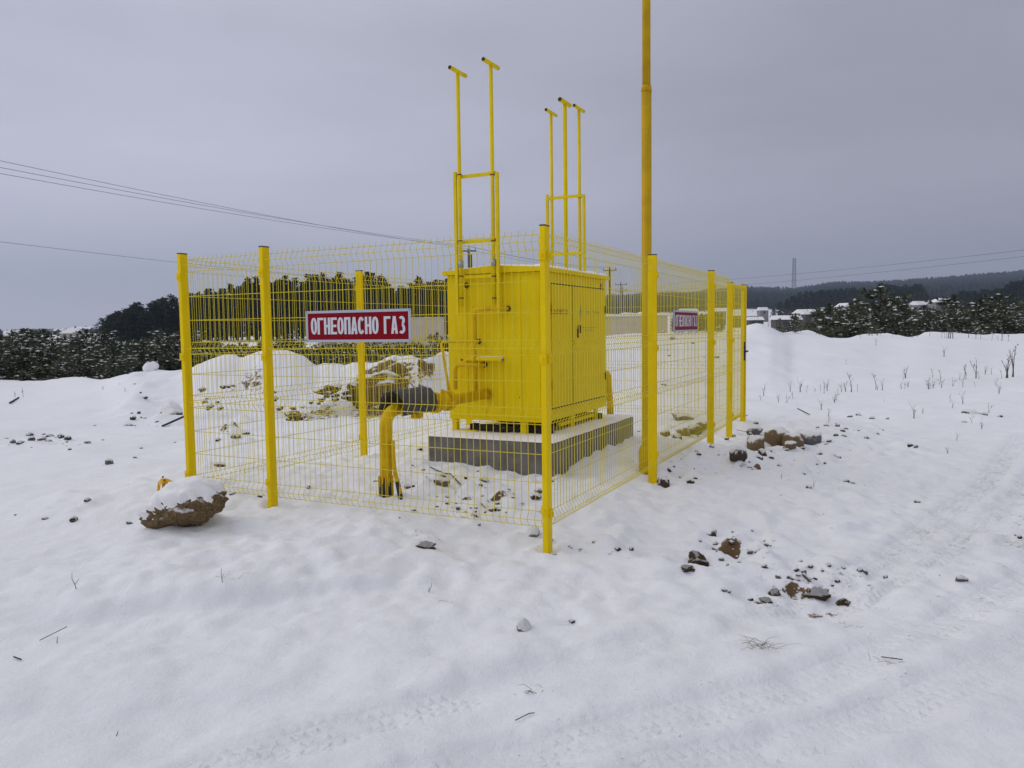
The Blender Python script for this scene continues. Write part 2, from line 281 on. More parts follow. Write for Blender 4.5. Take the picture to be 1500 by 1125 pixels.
TRK=[[(700,1000),(900,962),(1100,905),(1300,820),(1440,715),(1500,640)],[(300,1125),(560,1050),(800,985),(1030,935),(1250,875),(1400,800),(1480,735),(1530,690)],[(620,1135),(950,1060),(1150,1015),(1350,935),(1500,850),(1580,800)],[(950,1135),(1200,1080),(1400,1005),(1500,960),(1600,910)]]
TRKW=[np.array([atz(x,y,-.2)[:2] for x,y in t]) for t in TRK]
def seg_dist(x,y,P):
    best=np.full(x.shape,9.0); arc=np.zeros(x.shape); acc=0
    for i in range(len(P)-1):
        a=P[i]; d=P[i+1]-a; L=np.hypot(*d); d=d/L
        s=np.clip((x-a[0])*d[0]+(y-a[1])*d[1],0,L); q=np.hypot(x-a[0]-s*d[0],y-a[1]-s*d[1])
        sg=np.sign((x-a[0])*d[1]-(y-a[1])*d[0]); k=np.abs(q)<np.abs(best)
        best=np.where(k,q*sg,best); arc=np.where(k,acc+s,arc); acc+=L
    return best,arc
def ground_z(x,y,detail=True):
    x=np.asarray(x,float); y=np.asarray(y,float)
    num=np.full(x.shape,-.18*.004); den=np.full(x.shape,.004)
    near=(y<16)&(np.abs(x)<14)
    if near.any():
        xn=x[near]; yn=y[near]; nn=num[near]; dn=den[near]
        for cx,cy,cz in CP:
            w=np.exp(-((xn-cx)**2+(yn-cy)**2)/.5); nn=nn+w*cz; dn=dn+w
        num[near]=nn; den[near]=dn
    base=num/den
    b=x/np.maximum(y,.5)
    cy=np.interp(b,CREST[0],CREST[1]); cz=np.interp(b,CREST[0],CREST[2])+.10*fbm(x*1.3,y*1.3,4); cs=np.interp(b,*CSM)
    mound=(b<-.09)&(b>-.5)
    w=np.where(b<-.45,.35,np.where(b<-.09,.16,.40)); w=np.interp(b,[-.6,-.5,-.42,-.09,0,.2,.35],[.4,.35,.15,.15,.3,.35,.42])
    fr=sstep(0,1,(y-cy*(1-w))/(cy*w)); 
    z=np.where(b<-.09,base*(1-fr)+cz*fr,base*(1-fr)+cs*fr+(cz-cs)*sstep(.90,.995,y/cy))
    back=sstep(cy,cy*1.16,y)
    z=z*(1-back)+(-.45)*back
    # far: gentle rise to a wooded ridge
    rz=np.interp(b,RIDGE[0],RIDGE[2]); r=np.hypot(x,y)*np.where(y>0,1,1); s=np.clip((y-250)/1250,0,1.0)
    hill=rz*s**1.3; over=np.clip((y-1500)/900,0,1); hill=hill*(1-over**2*.8)
    z=np.where(y>200,z+hill+np.clip((y-200)/300,0,1)*fbm(x*.01,y*.01,3)*3*(1-over),z)
    if not detail: return z
    fade=np.clip(1.5-y/60,0.0,1)
    z=z+fade*(.085*fbm(x*.55,y*.55,3)+.055*fbm(x*2.1+9,y*2.1,3)+.040*(np.abs(fbm(x*3.6,y*4.2+3,4))-.1)+.012*fbm(x*12,y*12,3))
    mid=sstep(8.5,12,y)*(1-sstep(40,60,y)); z=z+mid*(.13*fbm(x*.45+3,y*.8,3)+.11*(np.abs(fbm(x*.9,y*1.6+3,4))-.1))
    cr_=np.exp(-((y-cy*.97)/(cy*.07))**2)*(b<-.05)*(b>-.5); z=z+cr_*.30*(np.abs(fbm(x*1.1+5,y*1.1,4))-.12)
    step=sstep(19.6,20.1,y+.5*fbm(x*.4,y*.2,3)*2)*sstep(2.5,5,x)*(1-sstep(21,27,y)); z=z+.10*step
    # foot-trodden lumps round the enclosure
    tr=np.exp(-((np.maximum(np.abs(x-1.2)-3.2,0))**2+(np.maximum(np.abs(y-8)-3,0))**2)/1.5)
    lump=np.abs(fbm(x*3.0+40,y*3.0+7,3)); z=z+tr*(.115*lump+.05*fbm(x*6.5+3,y*6.5,3))
    # wind-packed bank in front of the fence, ending in a short scarp
    ex=(x-bank_c[0])*.96+(y-bank_c[1])*.28; ey=-(x-bank_c[0])*.28+(y-bank_c[1])*.96
    ey=ey+.10*fbm(x*1.8,y*1.8+5,3)*2
    z=z+.10*np.exp(-(ex/1.15)**4)*sstep(-.36,-.22,ey)*(.75+.9*fbm(x*1.7,y*1.7+2,2))*(1-sstep(.05,.95,ey))
    e2=y-(3.55+.16*x)+.3*fbm(x*.9,y*.3,2); z=z+.022*sstep(-.05,.1,e2)*np.exp(-((x+2.2)/1.8)**2)*(1-sstep(.1,.8,e2))
    for hx,hy,hr,hd in DIPS: z=z-hd*np.exp(-((x-hx)**2+(y-hy)**2)/hr**2)
    if len(BUMPS):
        if x.size<50:
            q=np.exp(-(((x[:,None]-BUMPS[None,:,0])**2+(y[:,None]-BUMPS[None,:,1])**2)/BUMPS[None,:,2]**2)**2); z=z+(q*BUMPS[None,:,3]).sum(1)
        else:
            for hx,hy,hr,hd in BUMPS:
                w_=np.nonzero((np.abs(x-hx)<hr*2.2)&(np.abs(y-hy)<hr*2.2))[0]
                if len(w_): z[w_]+=hd*np.exp(-(((x[w_]-hx)**2+(y[w_]-hy)**2)/hr**2)**2)
    # wheel ruts with tread marks
    m=(y<14)&(y>1)&(x>-3)&(x<12)
    if m.any():
        zz=z[m]; xm=x[m]; ym=y[m]
        for k,P in enumerate(TRKW):
            d,arc=seg_dist(xm,ym,P); hw=.13
            prof=np.exp(-(d/hw)**4); edge=np.exp(-((np.abs(d)-.19)/.06)**2)
            tre=np.sin(arc*2*math.pi/.07+np.sign(d)*.9+np.abs(d)*26)*.5+.5
            ir=.45+1.1*np.clip(fbm(arc*1.1+k*9,d*2,2)+.35,0,1)
            dep=(.014,.024,.026,.024)[k]
            zz=zz-prof*dep*ir+edge*.008*ir
        z[m]=zz
    return z
DIPS=[]; BUMPS=np.zeros((0,4))
for px,py,r,d in [(325,838,.16,.06),(300,850,.12,.04),(590,842,.13,.055),(1022,822,.14,.07),(1130,870,.3,.04),(1180,850,.3,.03),(1215,880,.16,.04),(838,905,.07,.06),(820,940,.06,.02),(640,945,.09,.025),(610,935,.08,.02),(460,985,.2,.03),(250,1060,.25,.03),(575,990,.08,.02),(700,1025,.3,.025),(1040,560,.1,.03),(1270,720,.12,.04),(1290,700,.14,.04),(1330,735,.14,.04),(1060,800,.12,.05),(1110,815,.16,.04)]:
    P=atz(px,py,-.17); DIPS.append((P[0],P[1],r,d))
sm_list=[(65,765,9),(128,752,9),(107,768,12),(188,768,10),(215,765,5),(138,624,5),(188,624,12),(193,609,5),(212,614,6),(85,642,14),(72,640,10),(98,643,10),(60,645,12),(45,650,10),(30,652,13),(18,650,10),(206,655,5),(197,671,6),(22,755,4),(256,646,4),(150,645,5),(102,659,6),
 (265,735,5),(327,735,8),(340,727,9),(380,727,7),(452,716,8),(600,655,6),(615,660,10),(604,682,4),(345,640,14),(360,645,10),(318,636,10),(297,604,12),(310,606,8),
 (1203,665,8),(1215,648,9),(1098,650,8),(1108,622,8),(1093,625,6),(1142,684,8),(1112,680,12),(1105,679,8),(1220,672,12),(1230,674,8),(1246,611,8),(1258,609,9),(1278,614,8),(1211,622,9),(1228,626,9),(1240,628,8),(1240,706,10),(1250,708,7),(1178,694,6),(1186,711,10),(1012,690,12),(1024,686,7),(1043,675,8),(1000,684,5),(998,700,6),(1020,662,6),(1075,632,7),(1065,645,6),
 (1063,802,10),(1072,798,6),(1116,797,8),(1122,808,8),(1108,814,6),(1066,828,6),(1062,866,10),(1068,868,8),(1100,880,8),(1149,850,9),(1158,848,10),(1168,842,12),(1178,840,10),(1190,838,12),(1168,851,9),(1176,845,8),(1188,845,8),(1205,836,9),(1215,834,8),(1236,832,8),(1260,838,10),(1268,840,8),(1227,850,8),(1170,857,7),(1298,846,9),(1128,800,5),(1040,778,5),(1035,776,5),
 (905,808,9),(925,806,9),(893,812,6),(870,795,7),(838,910,9),(1345,736,10),(1335,658,9),(1342,660,7),(1489,785,8),(1495,790,8),(1413,612,8),(1300,610,6),(745,740,5),(752,752,6),(735,748,5),(655,742,6),(668,738,5),(702,772,7),(690,765,5),(640,728,5),(765,745,6),(700,690,5),(620,690,5),(840,640,5)]
big=[(1110,653,30,("RK",0),.8,'brown stone with snow on top, leftmost of the stone heap right of the gate'),(1141,652,34,("RK",1),.85,'dark brown stone in the middle of the stone heap right of the gate'),(1164,654,30,("RK",2),.9,'snow dusted brown stone, right of the middle in the heap beyond the gate'),(1189,650,30,("GK",0),.7,'frosted grey stone at the right end of the stone heap right of the gate'),(1160,661,20,("RK",0),.6,'small ochre stone in front of the stone heap right of the gate'),(1108,638,20,("GK",1),.7,'small snowy stone behind the left end of the stone heap right of the gate'),
 (972,713,20,("CK",0),1.2,'jagged dark earth lump at the foot of the fence post near the ochre pole'),(1083,673,24,("CK",1),1.0,'dark brown earth lump below the stone heap right of the gate'),(1117,669,16,("CK",2),1.1,'dark upright clod in front of the stone heap'),(1411,851,18,("GK",2),.7,'lone grey stone in the wheel tracks on the right'),
 (159,680,13,("GK",0),1.0,'whitish grey stone alone on the snow left of the fence'),(245,613,40,("SK",0),.75,'snowy grey boulder with dark underside behind the left fence post'),
 (647,712,24,("RK",0),.7,'ochre stone with a snow cap inside the fence right of the riser'),(709,706,13,("GK",2),.8,'pale stone inside the fence in front of the foundation'),(682,703,6,("CK",0),1.1,'small round dark stone near the foundation front'),(596,716,11,("RK",1),.9,'small tan stone beside the gas riser'),(719,762,9,("RK",2),.9,'small ochre stone at the foot of the front mesh panel'),(790,730,15,("RK",1),1.0,'brown stone half hidden by the fence corner post'),(786,741,19,("CK",1),.55,'dark flat clod just left of the fence corner post'),(728,742,10,("RK",0),.6,'brown pebble inside the mesh left of the corner post'),(320,684,17,("RK",2),.55,'small brown stone inside the fence in the left panel'),
 (1026,826,36,("BK",0),.9,'brown stone poking from a hollow in the snow right of the corner'),(1008,834,20,("BK",1),.6,'small brown stone at the edge of the snow hollow right of the corner'),(1134,866,24,("BK",0),.8,'tan crumbly stone in the middle of the earth patch right foreground'),(1200,876,36,("BK",1),.55,'flat brown stone lying low in the right foreground snow'),(1237,887,18,("BK",0),.8,'small yellow brown stone right of the flat brown one'),(1046,786,12,("CK",2),1.3,'thin dark clod standing in the snow right of the fence corner'),(1122,882,20,("BK",1),.5,'small flat tan stone under the crumbly stone'),
 (780,784,24,("SK",0),.8,'snow covered round stone left of the foot of the corner post'),(767,922,26,("SK",1),.75,'snow covered stone in the middle foreground'),(622,803,30,("BK",1),.45,'dark crusted clod in the snow before the front fence'),
 (1003,640,20,("RK",2),.8,'brown lump left in the row of dug earth inside the right fence'),(1018,637,20,("CK",0),.9,'dark lump in the row of dug earth inside the right fence'),(1030,628,18,("RK",1),.8,'brown lump right in the row of dug earth inside the right fence'),(975,640,16,("RK",0),.7,'tan lump at the left of the dug earth inside the right fence'),(992,645,14,("CK",3),.8,'small dark lump in front of the dug earth inside the right fence'),(1000,618,30,("GK",1),.35,'low grey snowy hump inside the right fence'),
 (1425,612,26,("GK",0),.5,'wide snowy clod with dark base in the right field'),(1443,608,10,("CK",1),.7,'black clod beside the wide snowy one in the right field'),(1466,615,9,("CK",2),.6,'small black clod further right in the right field')]

BUMPS=[]
for t_ in big:
    P=atz(t_[0],t_[1],-.17); r_=t_[2]/2/F*P[1]; BUMPS.append((P[0]+r_*.3,P[1]+r_*.9,r_*1.5,r_*.28))
for px,py,w in sm_list:
    P=atz(px,py,-.17); r_=w/2/F*P[1]; BUMPS.append((P[0],P[1]+r_*.9,r_*1.7,r_*.45))
for _ in range(230):                                 # snowed-over clods round the fence
    u_=random.uniform(-2.2,4.6); v_=random.uniform(-1.0,8.5); p_=FW(u_,v_)
    if (.7<u_<2.4 and 1.9<v_<4.7): continue
    r_=random.uniform(.03,.10); BUMPS.append((p_[0],p_[1],r_,r_*random.uniform(.2,.5)))
for cx,cy,rx,ry,n in ((1140,665,90,26,46),(1190,840,80,26,40),(1010,690,60,26,26),(1060,800,60,26,20),(60,648,70,10,16),(235,600,40,22,20),(345,630,50,16,16),(720,740,90,26,36),(880,800,70,16,16)):
    for _ in range(n):
        P=atz(random.gauss(cx,rx*.6),random.gauss(cy,ry*.6),-.17); r_=random.uniform(.009,.022)*P[1]**.8; BUMPS.append((P[0],P[1],r_,r_*random.uniform(.2,.55)*random.choice((1,1,-1.1))))
for u_,v_ in ((3.5,0),(2.54,0),(0,0),(0,2.54),(0,5.1),(0,6.29),(0,7.33),(3.5,2.5),(1.75,.54)):
    p_=FW(u_,v_); BUMPS.append((p_[0],p_[1],.16,.030)); BUMPS.append((p_[0],p_[1],.085,-.055))
p_=atz(266,790,-.17); BUMPS.append((p_[0],p_[1]+.1,.42,.035))
BUMPS=np.array(BUMPS)
def gz(x,y): return float(ground_z(np.array([x]),np.array([y]))[0])
def axis(lo,hi,fine,mid_lo,mid_hi,grow):
    a=list(np.arange(mid_lo,mid_hi,fine)); s=fine; p=a[-1]
    while p<hi: s*=grow; p+=s; a.append(p)
    s=fine; p=mid_lo; l=[]
    while p>lo: s*=grow; p-=s; l.append(p)
    return np.array(l[::-1]+a)
xs=axis(-2600,2600,.028,-3.4,4.6,1.022); ys=axis(-60,2600,.028,1.6,9.5,1.0135); ys=np.concatenate([np.array([-60,-30,-12,-5,-2,-.5,.3,.8]),ys[ys>1.0]])
X,Y=np.meshgrid(xs,ys); Z=ground_z(X.ravel(),Y.ravel()).reshape(X.shape)
nx,ny=len(xs),len(ys); print('terrain',nx,ny,nx*ny)
me=bpy.data.meshes.new('ground'); V=np.stack([X.ravel(),Y.ravel(),Z.ravel()],1)
me.vertices.add(len(V)); me.vertices.foreach_set('co',V.ravel())
idx=np.arange(nx*ny).reshape(ny,nx); Q=np.stack([idx[:-1,:-1],idx[:-1,1:],idx[1:,1:],idx[1:,:-1]],-1).reshape(-1,4)
me.loops.add(Q.size); me.loops.foreach_set('vertex_index',Q.ravel()); me.polygons.add(len(Q))
me.polygons.foreach_set('loop_start',np.arange(0,Q.size,4)); me.polygons.foreach_set('loop_total',np.full(len(Q),4)); me.polygons.foreach_set('use_smooth',np.ones(len(Q),bool))
me.update(calc_edges=True)
xr,yr=V[:,0],V[:,1]
def blob(px,py,rx,ry,z=-.16,amp=1):
    P=atz(px,py,z) if z is not None else None
    return amp*np.exp(-(((xr-P[0])/rx)**2+((yr-P[1])/ry)**2)**1.5)
dirt=np.zeros(len(V))
for px,py,rx,ry,a in [(1018,818,.17,.09,.62),(1190,845,.50,.16,.45),(1130,864,.22,.10,.55),(1205,872,.22,.07,.6),(1075,790,.30,.12,.46),(1150,640,.65,.25,.42),(1145,655,.55,.18,.62),(1000,636,.5,.2,.60),(1110,690,.3,.15,.36),(980,640,.7,.35,.50),(920,590,.9,.5,.40),(640,715,.9,.35,.38),(740,750,.5,.22,.42),(570,722,.25,.12,.55),(690,775,.6,.15,.36),(345,632,.6,.4,.36),(60,648,.9,.35,.42),(240,600,.5,.5,.42),(810,605,1.2,.5,.2),(620,800,.2,.08,.45),(960,640,.3,.5,.4)]:
    dirt=np.maximum(dirt,blob(px,py,rx,ry,amp=a+.05))
def face_dirt(px0,py0,px1,py1,Yd,a,ry=1.0):
    P=at((px0+px1)/2,(py0+py1)/2,Yd); rx=abs(px1-px0)/2/F*Yd
    return a*np.exp(-(((xr-P[0])/rx)**2+((yr-P[1])/ry)**2)**2)
dirt=np.maximum(dirt,face_dirt(500,535,615,602,15.0,.72,1.6)); dirt=np.maximum(dirt,face_dirt(415,558,512,614,14.3,.63,1.2))
dirt=np.maximum(dirt,face_dirt(300,540,400,590,15.3,.36,1.2)); dirt=np.maximum(dirt,face_dirt(604,526,636,545,16.3,.42,.5))
grit=np.zeros(len(V))
mk=(yr<14)&(yr>1)&(xr>-3)&(xr<12)
gg=np.zeros(mk.sum()); tr_run=np.zeros(len(V)); tr_side=np.zeros(len(V)); tr_m=np.zeros(len(V)); cur=np.full(mk.sum(),9.0); sec=np.full(mk.sum(),9.0); run=np.zeros(mk.sum()); sid=np.zeros(mk.sum())
for P in TRKW:
    d,a_=seg_dist(xr[mk],yr[mk],P); gg=np.maximum(gg,np.exp(-(np.abs(d)/.26)**2)); k_=np.abs(d)<np.abs(cur); sec=np.where(k_,np.abs(cur),np.minimum(sec,np.abs(d))); cur=np.where(k_,d,cur); run=np.where(k_,a_,run); sid=np.where(k_,np.abs(d),sid)
tr_run[mk]=run; tr_side[mk]=sid; tr_m[mk]=np.exp(-(np.abs(cur)/.135)**6)*sstep(.05,.12,sec-np.abs(cur))*np.clip(.75+1.3*fbm(xr[mk]*1.1,yr[mk]*1.1,3),.15,1)
grit[mk]=gg*.85*np.clip(fbm(xr[mk]*.9,yr[mk]*.9,2)*2+.75,0,1); grit=np.maximum(grit,.30*np.exp(-((xr-2)/4)**2-((yr-8)/4)**2))
rd=atz(1500,800,-.2); grit=np.maximum(grit,.95*np.exp(-((xr-rd[0])/.35)**2-((yr-rd[1])/.5)**2))
bb=xr/np.maximum(yr,1)
forest=np.where((yr>640)&(np.abs(bb)<3),1.0,0.0)*np.clip((yr-640)/60,0,1)
for nme,arr in (('dirt',dirt),('forest',forest),('grit',grit),('tread_run',tr_run),('tread_side',tr_side),('tread_mask',tr_m)):
    at_=me.attributes.new(nme,'FLOAT','POINT'); at_.data.foreach_set('value',arr.astype(np.float32))
me.materials.append(m_snow); tag(link('ground',me),kind='structure')
# ------------------------------------------------------------------ mesh fence
APEX=.032; FOLDS=(.05,.775,1.25,1.98); HZ=(0,.05,.107,.31,.51,.72,.775,.83,1.02,1.2,1.25,1.305,1.5,1.71,1.925,1.98,2.03)
def off(z):
    for f in FOLDS:
        if abs(z-f)<.052: return APEX*(1-abs(z-f)/.052)
    return 0.0
def vwire(mb,x=0):
    zs=[-.004]
    for f in FOLDS: zs+= [f-.052 if f>.06 else f-.05,f-.008,f+.008,f+.052]
    zs.append(2.058); mb.tube([(x,-off(z),z) for z in zs],0.0026,4)
vmesh=MB(); vwire(vmesh); vmesh=vmesh.mesh('vertical_wire',m_wire)
fence=tag(link('mesh_fence',None,loc=FW(0,0)),'tall yellow welded wire mesh fence with square posts enclosing the yellow gas cabinet','fence')
CPOS=Vector(FW(0,0))
def panel(p0,p1,parent,single,h=1.0,step=.055,z0=0):
    """p0->p1 seen from outside left to right; outward is local -Y"""
    a=Vector(p0); b=Vector(p1); d=b-a; L=d.length; rz=math.atan2(d.y,d.x)
    pn=link('mesh_panel',None,parent,loc=a-Vector(parent.location),rot=(0,0,rz))
    n=int(L/step); st=(L-n*step)/2
    if single:
        for i in range(n+1): link('vertical_wire',vmesh,pn,loc=(st+i*step,0,0))
        hm=MB(); hm.tube([(.0,0,0),(L,0,0)],0.0026,4); hm=hm.mesh('horizontal_wire',m_wire)
        for z in HZ: link('horizontal_wire',hm,pn,loc=(0,-off(z)+.005,z))
    else:
        mb=MB()
        for i in range(n+1): vwire(mb,st+i*step)
        for z in HZ: mb.tube([(0,-off(z)+.005,z),(L,-off(z)+.005,z)],0.0026,4)
        tag(build(mb,'wire_grid',m_wire,pn),kind='stuff')
    return pn
END=7.33; W=3.5
posts=[(3.5,0,0,2.085),(2.54,0,0,2.09),(0,0,0,2.085),(0,2.54,1,2.085),(0,5.1,1,2.085),(0,6.29,1,1.99),(3.5,2.5,1,2.085),(3.5,5.0,1,2.085),(3.5,END,0,2.085),(2.5,END,0,2.085)]
cl=MB(); cl.box((-.024,-.012,-.03),(.024,0,.03)); cl.tube([(0,-.012,0),(0,-.022,0)],.010,8); clm=cl.mesh('clamp',m_post)
def post(u,v,side,top,parent,origin):
    g=FW(u,v); x,y=g[0],g[1]; zb=gz(x,y)-.12
    # 40 mm along the run, 80 mm across it
    rz=math.atan2(Sv[1],Sv[0]) if side else math.atan2(-Lv[1],-Lv[0])
    mb=MB(); mb.box((-.02,-.04,zb),(.02,.04,top-.006))
    o=build(mb,'fence_post',m_post,parent,bevel=.003,loc=(x-origin.x,y-origin.y,0),rot=(0,0,rz))
    mc=MB(); mc.box((-.021,-.041,top-.006),(.021,.041,top+.004)); build(mc,'post_cap',m_cap,o,bevel=.002)
    return o
for u,v,s,top in posts:
    o=post(u,v,s,top,fence,CPOS)
    out=-1 if (v==0 or (s and u==0)) else 1
    for z in (.13,1.18,1.88):
        if z<top: link('clamp',clm,o,loc=(0,-.041 if out<0 else .041,z),rot=(0,0,0 if out<0 else math.pi))
    if u==0 and v==0:
        for z in (.10,1.18,1.88): link('clamp',clm,o,loc=(.021,.012,z),rot=(0,0,math.pi/2))
g=.028
panel(FW(3.5-g,0),FW(2.54+g,0),fence,True); panel(FW(2.54-g,0),FW(g,0),fence,True)
panel(FW(0,.05),FW(0,2.54-g),fence,True); panel(FW(0,2.54+g),FW(0,5.1-g),fence,True)
panel(FW(0,5.1+g),FW(0,6.29-.01),fence,False)
panel(FW(3.5,2.5-g),FW(3.5,.05),fence,False); panel(FW(3.5,5-g),FW(3.5,2.5+g),fence,False); panel(FW(3.5,END-g),FW(3.5,5+g),fence,False)
panel(FW(0,END),FW(2.5-g,END),fence,False); panel(FW(2.5+g,END),FW(3.5-g,END),fence,False)
# gate at the far end of the right side
gate=tag(link('mesh_gate',None,loc=FW(0,6.33)),'narrow yellow mesh gate with black handle at the far right end of the fence','gate')
GO=Vector(FW(0,6.33)); gd=END-.03-6.33; grz=math.atan2(Sv[1],Sv[0])
mb=MB(); mb.box((0,-.02,.02),(.04,.02,1.97)); mb.box((gd-.04,-.02,.02),(gd,.02,1.97)); mb.box((.04,-.02,1.93),(gd-.04,.02,1.97)); mb.box((.04,-.02,.02),(gd-.04,.02,.06))
build(mb,'gate_frame',m_post,gate,bevel=.003,rot=(0,0,grz))
mb=MB(); n=int((gd-.08)/.055)
for i in range(1,n): 
    x=.04+i*(gd-.08)/n; mb.tube([(x,-.022,.05),(x,-.022,1.95)],0.0026,4)
for z in (.1,.15,.31,.51,.72,.775,.83,1.02,1.2,1.25,1.305,1.5,1.71,1.8,1.86,1.92): mb.tube([(.02,-.027,z),(gd-.02,-.027,z)],.0028,4)
tag(build(mb,'wire_grid',m_wire,gate,rot=(0,0,grz)),kind='stuff')
mb=MB(); mb.box((gd-.06,-.04,.86),(gd-.01,-.0205,1.14)); mb.box((gd-.16,-.075,.985),(gd+.03,-.055,1.01)); mb.tube([(gd-.035,-.04,.997),(gd-.035,-.066,.997)],.012,8)
build(mb,'handle',m_black,gate,bevel=.003,rot=(0,0,grz))
gp=post(0,END,1,2.0,gate,GO)
# ------------------------------------------------------------------ lettering
def ring(a0,a1,rx,ry,tx,ty,cx,cy,n=22,pw=2.4):
    q=[]
    def pt(a,rx,ry): c,s=math.cos(a),math.sin(a); k=(abs(c)**pw+abs(s)**pw)**(-1/pw); return (cx+rx*c*k,cy+ry*s*k)
    for i in range(n):
        t0=a0+(a1-a0)*i/n; t1=a0+(a1-a0)*(i+1)/n
        q.append([pt(t0,rx-tx,ry-ty),pt(t0,rx,ry),pt(t1,rx,ry),pt(t1,rx-tx,ry-ty)])
    return q
def glyph(ch,w,h,t):
    R=lambda x0,y0,x1,y1:[(x0,y0),(x1,y0),(x1,y1),(x0,y1)]
    th=t*.85
    if ch=='О': return ring(0,2*math.pi,w/2,h/2,t,th,w/2,h/2)
    if ch=='С': return ring(math.radians(38),math.radians(322),w/2,h/2,t,th,w/2,h/2)
    if ch=='Г': return [R(0,0,t,h),R(t,h-th,w,h)]
    if ch=='Н': return [R(0,0,t,h),R(w-t,0,w,h),R(t,h/2-th/2,w-t,h/2+th/2)]
    if ch=='П': return [R(0,0,t,h),R(w-t,0,w,h),R(t,h-th,w-t,h)]
    if ch=='Е': return [R(0,0,t,h),R(t,0,w,th),R(t,h-th,w,h),R(t,h/2-th/2,w*.92,h/2+th/2)]
    if ch=='А':
        c=w/2; k=t*.55; y0,y1=h*.20,h*.20+th
        def ix(y): return (t+(c-t)*y/(h*.72))
        return [[(0,0),(t,0),(c,h*.72),(c,h),(c-k,h)],[(w-t,0),(w,0),(c+k,h),(c,h),(c,h*.72)],[(ix(y0),y0),(w-ix(y0),y0),(w-ix(y1),y1),(ix(y1),y1)]]
    if ch=='З': return ring(math.radians(-140),math.radians(88),w/2,h*.285,t,th,w/2,h*.285,16,2.1)+ring(math.radians(-80),math.radians(145),w*.47,h*.245,t,th,w/2,h*.755,16,2.1)
    if ch=='Р': return [R(0,0,t,h)]+ring(math.radians(-90),math.radians(90),w-t,h*.29,t,th,t,h*.71,12,2.6)
    return []
def text(parent,s,x0,y,W,h,tk,m,yoff,gap=.22,tr=.30,name='letter'):
    adv=sum((1+gap) if c!=' ' else .72 for c in s)-gap; w=W/adv; x=x0
    for c in s:
        if c==' ': x+=w*.72; continue
        mb=MB()
        for p in glyph(c,w,h,w*tr):
            n=len(p); vs=[(a,-tk,b) for a,b in p]+[(a,0,b) for a,b in p]
            mb.add(vs,[tuple(range(n))]+[(i,i+n,(i+1)%n+n,(i+1)%n) for i in range(n)])
        build(mb,name,m,parent,loc=(x,yoff,y)); x+=w*(1+gap)
def warning_sign(p_left,p_right_dir,z0,z1,wd,label,tilt=0,tr=.37):
    s=tag(link('warning_sign',None,loc=(p_left[0],p_left[1],z0),rot=(0,tilt,math.atan2(p_right_dir[1],p_right_dir[0]))),label,'sign',None); H=z1-z0; f=.020
    mb=MB(); mb.box((f,-.006,f),(wd-f,0,H-f)); build(mb,'plate',m_red,s)
    mb=MB()
    for lo,hi in (((0,-.008,0),(wd,.003,f)),((0,-.008,H-f),(wd,.003,H)),((0,-.008,f),(f,.003,H-f)),((wd-f,-.008,f),(wd,.003,H-f))): mb.box(lo,hi)
    build(mb,'sign_frame',m_frm,s)
    text(s,'ОГНЕОПАСНО ГАЗ',.05,H*.25,wd-.10,H*.53,.0012,m_white,-.0062,gap=.09,tr=tr)
    for bx_,bz_ in ((f/2,f/2),(wd-f/2,f/2),(f/2,H-f/2),(wd-f/2,H-f/2)):
        mb=MB(); mb.tube([(bx_,-.008,bz_),(bx_,-.012,bz_)],.006,8); build(mb,'bolt',m_galv,s)
    return s
u0,za=onv(450,501,-.045); u1,zb=onv(603,499,-.045); _,zt=onv(601,451,-.045); _,zt2=onv(447,456,-.045)
warning_sign(FW(u0,-.045),-Lv,za-.003,zt2,abs(u0-u1),'red ОГНЕОПАСНО ГАЗ sign with white letters and pale frame on the front fence panel',0)
v0,za=onu(986.7,486.5,-.045); v1,zb=onu(1021.3,488,-.045); _,zt=onu(986.7,454,-.045)
warning_sign(FW(-.045,v0),Sv,za,zt,v1-v0,'red ОГНЕОПАСНО ГАЗ sign on the right side panel behind the ochre pole, seen at a steep angle',tr=.27)
# ------------------------------------------------------------------ foundation
fnd=tag(link('concrete_foundation',None,loc=FW(.856,2.06)),'low dark grey concrete block foundation with snow on top carrying the yellow cabinet','foundation')
def fr_at(u0,v0): return lambda a,b,z:(lambda q:(q[0],q[1],z))(a*(-Lv)+b*Sv)     # local: a to the right along the front, b inwards
fr=fr_at(0,0); ZT=.265
for lo,hi in (((-1.46,0,-.5),(0,.4,ZT)),((-.40,.412,-.5),(0,2.52,ZT-.012)),((-1.46,.412,-.5),(-1.06,2.52,ZT-.01)),((-1.05,2.1,-.5),(-.41,2.5,ZT-.02))):
    mb=MB(); mb.box(lo,hi,fr=fr); build(mb,'concrete_block',m_conc,fnd,bevel=.012)
# snow sheet on the slab
def snowsheet(parent,name,a0,a1,b0,b1,z,th,frm,seed,nx=40,ny=50,cut=-1.0):
    A=np.linspace(a0,a1,nx);B=np.linspace(b0,b1,ny);AA,BB=np.meshgrid(A,B)
    ed=np.minimum(np.minimum(AA-a0,a1-AA),np.minimum(BB-b0,b1-BB)); h=np.sqrt(np.clip(ed/.05,0,1))*th*(1+1.1*fbm(AA*5+seed,BB*5,3))
    h=np.where(fbm(AA*2.2+seed*3,BB*2.2,2)<cut,-.01,h)
    jx=fbm(AA*6+seed,BB*6+4,2)*.02
    P=np.array([frm(a,b,0) for a,b in zip((AA+jx).ravel(),BB.ravel())]); P[:,2]=(z+h).ravel()
    mb=MB(); I=np.arange(nx*ny).reshape(ny,nx)
    mb.add(P,[(I[j,i],I[j,i+1],I[j+1,i+1],I[j+1,i]) for j in range(ny-1) for i in range(nx-1)])
    return build(mb,name,m_psnow,parent,smooth=True)
snowsheet(fnd,'lying_snow',-1.47,.008,-.008,2.52,ZT-.004,.022,fr,3,60,90)
